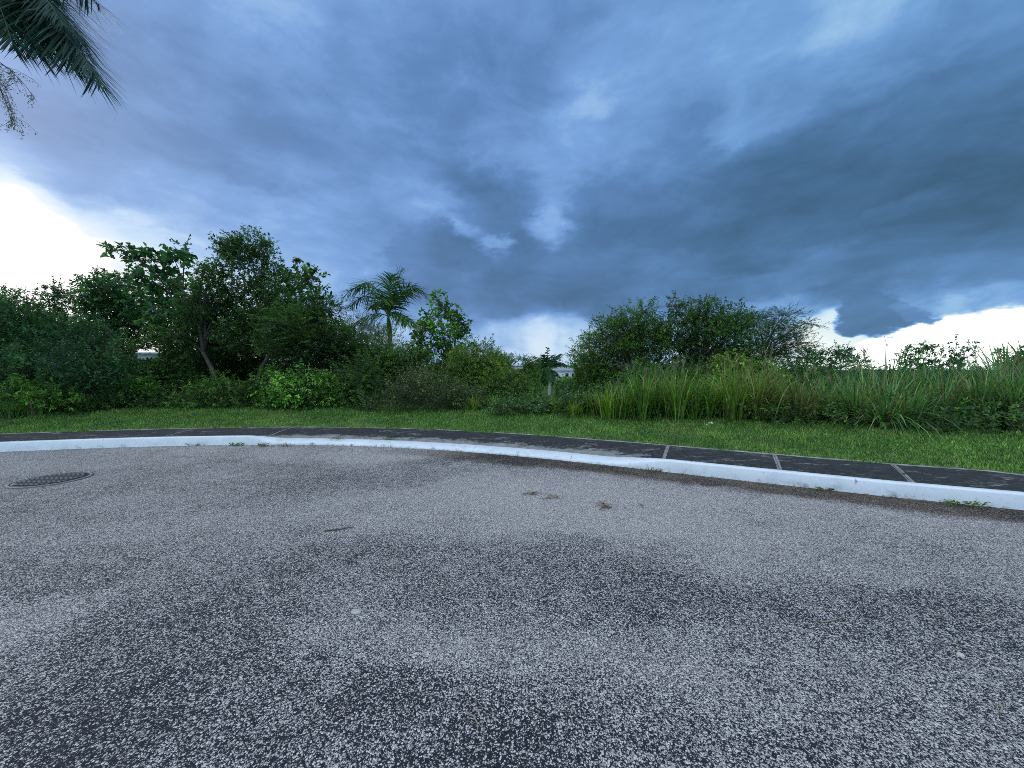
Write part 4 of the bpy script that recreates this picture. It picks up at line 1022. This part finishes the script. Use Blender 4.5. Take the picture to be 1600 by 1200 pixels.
# royal palm over the bushes
Yp = 22.0; c0_ = at(606, 494, Yp); b0_ = at(608, 600, Yp)
palm('tall green palm rising above the bushes left of the dark storm cloud', gpt(b0_[0], Yp), c0_,
     [T_(538, 464, Yp - .4, .85), T_(560, 452, Yp + .8, .75), T_(548, 480, Yp + .6, .7), T_(628, 420, Yp + .2, .10), T_(612, 430, Yp - .4, .06), T_(670, 466, Yp + .3, .82), T_(655, 455, Yp - .8, .7), T_(652, 512, Yp - .8, .38), T_(676, 528, Yp + .4, .3), T_(556, 505, Yp - .6, .35), T_(636, 505, Yp - 1.4, .4), T_(640, 455, Yp + 1.2, .3), T_(600, 470, Yp - 1.6, .5), T_(580, 480, Yp + 1.4, .4)],
     G_DARK, 1.15, .065, .14, 38, 2, droop=.9, fr=.03, shaft=1.0, hang=.30)
# small far palm
Ys = 40.0; cs_ = at(857, 578, Ys); bs_ = at(858, 605, Ys)
palm('small distant palm with a white trunk in front of the rain', gpt(bs_[0], Ys), cs_,
     [T_(831, 574, Ys, .5), T_(837, 558, Ys + .3, .35), T_(855, 543, Ys, .1), T_(876, 553, Ys, .35), T_(884, 570, Ys + .4, .5), T_(876, 590, Ys - .4, .4), T_(840, 590, Ys - .4, .4), T_(862, 592, Ys - .8, .4), T_(864, 555, Ys + .8, .2), T_(850, 555, Ys - .5, .2)],
     [(.014, .05, .020), (.022, .065, .024), (.032, .085, .03)], .9, .13, .11, 22, 3, droop=.9, fr=.03, shaft=.8)

# dry stalk on the skyline
rng = np.random.default_rng(77); A = gpt(at(1386, 600, 10)[0], 10.); g1 = Geo(); tp = at(1386, 542, 10)
st_root = empty('dry_stalk', A, 'thin dry forked stalk sticking up above the tall grass', 'stalk')
g1.add(*tube(np.linspace(A, tp, 6), np.linspace(.010, .007, 6), 5), (.3, .26, .2))
g1.add(*tube(np.linspace(tp, at(1381, 522, 10), 4), np.linspace(.007, .004, 4), 5), (.3, .26, .2)); g1.add(*tube(np.linspace(tp, at(1388, 534, 10), 4), np.linspace(.006, .004, 4), 5), (.3, .26, .2))
g1.build('stem', M_DRY, st_root, A)

# ------------------------------------------------------------------ undergrowth and far woods (no one could count them)
rng = np.random.default_rng(11); g1 = Geo(); g2 = Geo()
for kk in range(900):
    th_ = rng.uniform(_lo - .12, _hi + .10); t_ = 3.45 + abs(rng.normal(0, 1)) * 2.6
    x, y = onring(th_, t_); zz = float(gz(x, y)); hh = rng.uniform(.12, .34) + .12 * min(1, (t_ - 3.4) / 2)
    sprays(rng, np.array([x, y, zz + hh * .7]), np.array([.36, .36, hh]), 11, 1, .075, .034, G_DARK if kk % 3 else G_MID, g1, g2, .22, 7, .5, 4)
o = g1.build('undergrowth', M_LEAF); tag(o, 'low tangled leaves under the trees and along the lawn edge', 'undergrowth', kind='stuff')
g2.build('stem', M_BARK, o, None, False, False)

g1 = Geo(); rng = np.random.default_rng(12)
def canopy(n, Ylo, Yhi, zlo, zhi, size, pal, clump):
    a = rng.uniform(-1.15, 1.15, n); Yd = rng.uniform(Ylo, Yhi, n); x = np.tan(a) * Yd
    ctr = np.stack([x, Yd, gz(x, Yd) + zlo + (zhi - zlo) * rng.random(n) ** .8 * (.5 + .5 * n2(x, Yd, .05, 3))], -1)
    for c in range(0, n, 400):
        C = ctr[c:c + 400]; m = clump
        P = np.repeat(C, m, 0) + rng.normal(size=(len(C) * m, 3)) * size * np.array([1.6, 1.6, 1.0])
        P = P[~in_gap(P, rng)]; s = size * rng.uniform(.35, .8, len(P))
        V, Fq = leaves(P, rng.normal(size=P.shape) + [0, -.2, .2], rng.normal(size=P.shape) + [0, 0, .8], s, s * .55)
        g1.add(V, Fq, np.repeat(pick(rng, pal, len(P)), 6, 0))
canopy(700, 24, 60, .3, 2.2, .35, G_MID, 26)
canopy(1500, 55, 130, 1.0, 4.5, .7, G_DARK, 26)
canopy(1500, 130, 260, 2.0, 7.5, 1.4, G_BLUE, 24)
o = g1.build('far_woods', M_LEAF); tag(o, 'far band of dark green woodland along the horizon', 'woodland', kind='stuff')
# low hills
hx = np.linspace(-1400, 1400, 160); hv = []
for k_, (yy, zb) in enumerate(((420, 0), (480, .55), (560, 1.0), (700, .9), (900, .2))):
    hz = -4 + zb * (3 + 5 * n2(hx, hx * 0, .006, 4) + 3 * n2(hx, hx * 0, .03, 5) + 13 * np.exp(-((hx - 45) / 60) ** 2)); hv.append(np.stack([hx, np.full_like(hx, yy), hz], -1))
hv = np.stack(hv, 1); i = np.arange(len(hx) - 1)[:, None]; j = np.arange(4)[None]
Fh = np.stack([i * 5 + j, (i + 1) * 5 + j, (i + 1) * 5 + j + 1, i * 5 + j + 1], -1).reshape(-1, 4)
o = mesh_np('hills', hv, Fh, m_plain('wooded hillside', (.035, .085, .045), .95, .5, .05, 0), smooth=True); tag(o, 'low wooded hills on the horizon', 'hills', kind='structure')

# ------------------------------------------------------------------ houses in the distance
def box(x0, x1, y0, y1, z0, z1):
    V = [(x, y, z) for z in (z0, z1) for x, y in ((x0, y0), (x1, y0), (x1, y1), (x0, y1))]
    return V, [(0, 3, 2, 1), (4, 5, 6, 7), (0, 1, 5, 4), (1, 2, 6, 5), (2, 3, 7, 6), (3, 0, 4, 7)]


def house(label, cx, Y, w, dep, z0, hw, hr, roofmat, wins, hip=True):
    O = np.array([cx, Y, z0]); root = empty('house', O, label, 'house', 'houses far behind the trees')
    g_ = Geo(); g_.add(*box(-w / 2, w / 2, 0, dep, 0, hw)); g_.build('wall', M_WALL, root, None, False, False)
    g_ = Geo(); ov = .4
    if hip:
        V = [(-w / 2 - ov, -ov, hw), (w / 2 + ov, -ov, hw), (w / 2 + ov, dep + ov, hw), (-w / 2 - ov, dep + ov, hw), (-w / 2 + dep * .4, dep / 2, hw + hr), (w / 2 - dep * .4, dep / 2, hw + hr)]
        g_.add(V, [(0, 1, 5, 4), (2, 3, 4, 5)]); g_.add(V, [(1, 2, 5), (3, 0, 4)]); g_.add(V, [(3, 2, 1, 0)])
    else:
        g_.add(*box(-w / 2 - ov, w / 2 + ov, -ov, dep + ov, hw, hw + hr))
    g_.build('roof', roofmat, root, None, False, False)
    for wx, ww, wz, wh in wins:
        g_ = Geo(); g_.add(*box(wx - ww / 2, wx + ww / 2, -.03, .05, wz, wz + wh)); fr = g_.build('window', M_WALL, root, None, False, False)
        g_ = Geo(); g_.add(*box(wx - ww / 2 + .08, wx + ww / 2 - .08, -.05, -.02, wz + .08, wz + wh - .08)); g_.build('pane', M_DARK, fr, None, False, False)


hp = at(882, 600, 95); zt = at(882, 579, 95)[2]
house('long white house with grey roof just right of the small palm', hp[0], 95, 6.5, 5, zt - 3.0, 3.0, .9, M_ROOF, [(-2, .9, 1.4, 1.0), (.6, .9, 1.4, 1.0), (2.2, .8, 1.4, 1.0)])
hp = at(808, 600, 100); zt = at(808, 571, 100)[2]
house('white flat-roofed house seen above the bush left of the small palm', hp[0], 100, 3.4, 4, zt - 4.5, 4.3, .25, M_WALL, [(0, .8, 2.8, .9)], False)
hp = at(878, 600, 130); zt = at(878, 572, 130)[2]
house('house with rusty red roof behind the long white house', hp[0], 130, 5, 5, zt - 4.5, 3.6, 1.1, M_REDROOF, [(0, .9, 2.0, 1.0)])
hp = at(222, 600, 27); zt = at(225, 551, 27)[2]
house('low white house with pale flat roof glimpsed between the left trees', hp[0], 27, 4.2, 4, float(gz(hp[0], 27.)) - .1, zt - float(gz(hp[0], 27.)), .12, M_WALL, [(.9, .5, 1.6, .6)], False)

# ------------------------------------------------------------------ manhole in the road
mp_ = ground_pt(81, 750); MX, MY = float(mp_[0]), float(mp_[1])
root = empty('manhole_cover', (MX, MY, .0), 'round dark cast-iron manhole cover with grid pattern in the road', 'manhole cover')
def lathe(prof, n=56):
    a = np.linspace(0, 2 * np.pi, n, endpoint=False); V = []
    for r_, z_ in prof: V.append(np.stack([np.cos(a) * r_, np.sin(a) * r_, np.full(n, z_)], -1))
    i = np.arange(len(prof) - 1)[:, None] * n; j = np.arange(n)[None]
    return np.concatenate(V), np.stack([i + j, i + (j + 1) % n, i + n + (j + 1) % n, i + n + j], -1).reshape(-1, 4)
g_ = Geo(); g_.add(*lathe([(.39, -.02), (.385, .012), (.352, .014), (.349, .004)])); g_.build('frame_ring', M_IRONRIM, root, None, False, False)
g_ = Geo(); g_.add(*lathe([(.346, -.01), (.346, .010), (.02, .010), (.001, .010)]))
g_.build('cover', M_IRON, root, None, False, False)
g_ = Geo()
for ix in range(-5, 6):
    for iy in range(-5, 6):
        if math.hypot(ix, iy) * .066 < .31: g_.add(*box(ix * .066 - .024, ix * .066 + .024, iy * .066 - .024, iy * .066 + .024, .0115, .019))
o = g_.build('tread_grid', M_IRON, root, None, False, False)

# ------------------------------------------------------------------ small things lying about
def weed(px, py, z, label, n, h, pal, seed, spread=.10):
    rng = np.random.default_rng(seed); g0 = ground_pt(px, py, z); A = np.array([g0[0], g0[1], z])
    root = empty('weed', A, label, 'weed', 'weeds growing along the kerb'); g1 = Geo()
    a = rng.uniform(0, 2 * np.pi, n); rr = spread * rng.random(n) ** .6
    O = A + np.stack([np.cos(a) * rr * 1.5, np.sin(a) * rr * .6, rng.uniform(0, h * .6, n)], -1)
    D = np.stack([np.cos(a), np.sin(a), rng.uniform(.2, 1.4, n)], -1)
    V, Fq = leaves(O, D, np.tile([0, 0, 1.], (n, 1)) + rng.normal(size=(n, 3)) * .4, rng.uniform(.02, .05, n), rng.uniform(.010, .02, n))
    g1.add(V, Fq, np.repeat(pick(rng, pal, n), 6, 0)); g1.build('foliage', M_LEAF, root, A)
    g2 = Geo(); g2.add(*twigs(np.tile(A, (12, 1)), O[:12], .002, .001)); g2.build('stem', M_BARK, root, A, False, False)


for q_ in [(370, 696.5, .0, 'small green weed below the left end of the lowered kerb', 90, .07, G_MID, 1), (413, 697.5, .0, 'grey-green weed right of the left kerb ramp', 60, .06, G_OLIVE, 2), (448, 697.5, .0, 'tiny weed tuft under the lowered kerb, leftmost of the dull ones', 40, .05, G_OLIVE, 3),
           (302, 696, .0, 'dead brown weed against the left raised kerb', 40, .06, G_OLIVE, 4), (1515, 788, .0, 'bright green moss-like weed at the right kerb foot', 220, .05, G_YEL, 5, .16), (606, 698, .0, 'wispy weed at the middle of the lowered kerb', 24, .06, G_OLIVE, 6),
           (526, 686, .09, 'green weed growing in the pavement above the lowered kerb', 50, .04, G_MID, 7), (610, 687, .09, 'small weed in the pavement right of the other pavement weed', 36, .03, G_MID, 8), (1018, 737, .0, 'dry wispy weed at the right kerb ramp', 40, .05, G_OLIVE, 9), (1290, 766, .0, 'dark flat weed below the right raised kerb', 60, .03, G_OLIVE, 10)]:
    weed(*q_)


def dry_leaf(px, py, label, n, ln, wd, seed, cols, ang, cat='dry leaf', nm='dry_leaf', grp='dry leaves on the road'):
    rng = np.random.default_rng(seed); A = ground_pt(px, py, .012); g1 = Geo()
    a = ang + rng.normal(0, .5, n); O = np.tile(A, (n, 1)) + np.stack([rng.normal(0, .09, n) * (n > 1), rng.normal(0, .05, n) * (n > 1), rng.uniform(0, .008, n)], -1)
    D = np.stack([np.cos(a), np.sin(a), rng.uniform(-.02, .07, n)], -1)
    V, Fq = leaves(O, D, np.tile([0, 0, 1.], (n, 1)) + rng.normal(size=(n, 3)) * .2, ln * rng.uniform(.5, 1.2, n), wd * .55, droop=.05)
    V[:, 2] = np.maximum(V[:, 2], .012)
    g1.add(V, Fq, np.repeat(pick(rng, cols, n), 6, 0)); o = g1.build(nm, M_DRY, None, None); tag(o, label, cat, grp)
    o.location = A; o.data.transform(__import__('mathutils').Matrix.Translation(-__import__('mathutils').Vector(A)))


TAN = [(.26, .20, .15), (.33, .27, .20), (.20, .155, .11)]; BRN = [(.16, .12, .09), (.23, .18, .13), (.12, .09, .065)]
dry_leaf(820, 771, 'pale tan dry leaf scraps, leftmost of the three in the road', 6, .16, .05, 1, TAN, .3)
dry_leaf(865, 776, 'tan dry leaf scraps in the road between two others', 6, .16, .05, 2, TAN, 2.6)
dry_leaf(962, 792, 'dark brown curled dry leaf in the road, rightmost of the three', 8, .17, .05, 3, BRN, 2.9)
dry_leaf(1092, 803, 'faint tan dry leaf fragment alone on the pale road right of the others', 4, .09, .03, 4, TAN, 1)


def twig(pts, label, r, col_, grp='twigs lying on the road'):
    P = np.array([ground_pt(px, py, .014) for px, py in pts]); A = P[0].copy(); g1 = Geo()
    u = np.linspace(0, len(P) - 1, 4 * len(P)); Q = np.stack([np.interp(u, np.arange(len(P)), P[:, k_]) for k_ in range(3)], -1)
    g1.add(*tube(Q, np.linspace(r, r * .5, len(Q)), 5), col_); o = g1.build('twig', M_DRY, None, A); o.location = A; tag(o, label, 'twig', grp)


twig([(507, 829), (530, 827), (552, 823)], 'straight brown twig on the road left of centre', .008, (.16, .12, .085))
twig([(728, 1112), (740, 1119), (746, 1130), (746, 1142)], 'hooked pale brown twig on the near road', .0035, (.36, .27, .19))
twig([(1283, 972), (1300, 969), (1318, 965)], 'thin straw-coloured twig on the dark right road patch', .004, (.40, .36, .22))
twig([(1561, 1098), (1566, 1106), (1563, 1114)], 'short curved pale twig at the right of the near road', .005, (.38, .34, .26))
twig([(1095, 757), (1112, 758), (1126, 756)], 'short dark twig under the right raised kerb', .006, (.07, .06, .05))


def lump(px, py, z, w, d, h, label, cat, name, mat, seed, grp=None):
    rng = np.random.default_rng(seed); A = ground_pt(px, py, z); n, mrow = 14, 7; V = []
    for k_ in range(mrow):
        ph = -.5 + 1.5 * k_ / (mrow - 1); a = np.linspace(0, 2 * np.pi, n, endpoint=False); rr = math.cos(ph * 1.25) if k_ < mrow - 1 else .05
        rad = rr * (1 + .22 * n2(np.cos(a) * 1.5 + 3, np.sin(a) * 1.5 + 3 + ph, 1.0, seed) - .1)
        V.append(np.stack([np.cos(a) * rad * w / 2, np.sin(a) * rad * d / 2, np.full(n, math.sin(ph * 1.4) * h)], -1))
    i = np.arange(mrow - 1)[:, None] * n; j = np.arange(n)[None]
    Fq = np.stack([i + j, i + (j + 1) % n, i + n + (j + 1) % n, i + n + j], -1).reshape(-1, 4)
    o = mesh_np(name, np.concatenate(V), [Fq, np.array([[(mrow - 1) * n + k_ for k_ in range(n)]])], mat, smooth=True); o.location = A; tag(o, label, cat, grp)


lump(556, 956, .005, .066, .05, .009, 'largest flat pale stone set in the near road', 'stone', 'stone', M_STONE, 1, 'pale stones on the road')
lump(1501, 1024, .005, .034, .03, .012, 'pale yellowish stone on the right of the near road', 'stone', 'stone', m_plain('cream stone', (.62, .58, .46), .85, .15, 40, .3), 2, 'pale stones on the road')
lump(1268, 993, .004, .028, .022, .010, 'small white stone left of the yellowish stone', 'stone', 'stone', M_STONE, 3, 'pale stones on the road')
lump(1170, 913, .004, .034, .026, .010, 'white stone where the right road turns paler', 'stone', 'stone', M_STONE, 4, 'pale stones on the road')
lump(1111, 664, .33, .12, .09, .07, 'crumpled white litter at the foot of the tall grass', 'litter', 'litter', M_PAPER, 5)
lump(1104, 664.5, .33, .07, .05, .03, 'flat grey-white scrap just left of the crumpled litter', 'litter', 'litter', M_PAPER, 6)

# fine dead leaf litter gathered along the gutter and blown over the road
rng = np.random.default_rng(91); g1 = Geo()
tha = rng.uniform(th_of(420, 697), _hi + .1, 1100); ta = -np.abs(rng.normal(0, .16, 1100)) - .01
x, y = onring(tha, ta); O = np.stack([x, y, np.full(len(x), .016)], -1)
m = 260; xa = rng.uniform(-6, 6, m); ya = rng.uniform(1.6, 6.0, m); kk_ = pol(xa, ya)[1] < -.2; O = np.concatenate([O, np.stack([xa, ya, np.full(m, .012)], -1)[kk_]])
a = rng.uniform(0, 6.283, len(O)); D = np.stack([np.cos(a), np.sin(a), rng.uniform(-.05, .25, len(O))], -1)
V, Fq = leaves(O, D, rng.normal(size=O.shape) * .3 + [0, 0, 1], rng.uniform(.012, .045, len(O)), rng.uniform(.004, .014, len(O)))
V[:, 2] = np.maximum(V[:, 2], .010)
g1.add(V, Fq, np.repeat(pick(rng, [(.10, .075, .05), (.18, .135, .085), (.06, .05, .04)], len(O)), 6, 0))
o = g1.build('leaf_litter', M_DRY); tag(o, 'tiny dead leaf scraps gathered in the gutter and scattered over the road', 'leaf litter', kind='stuff')
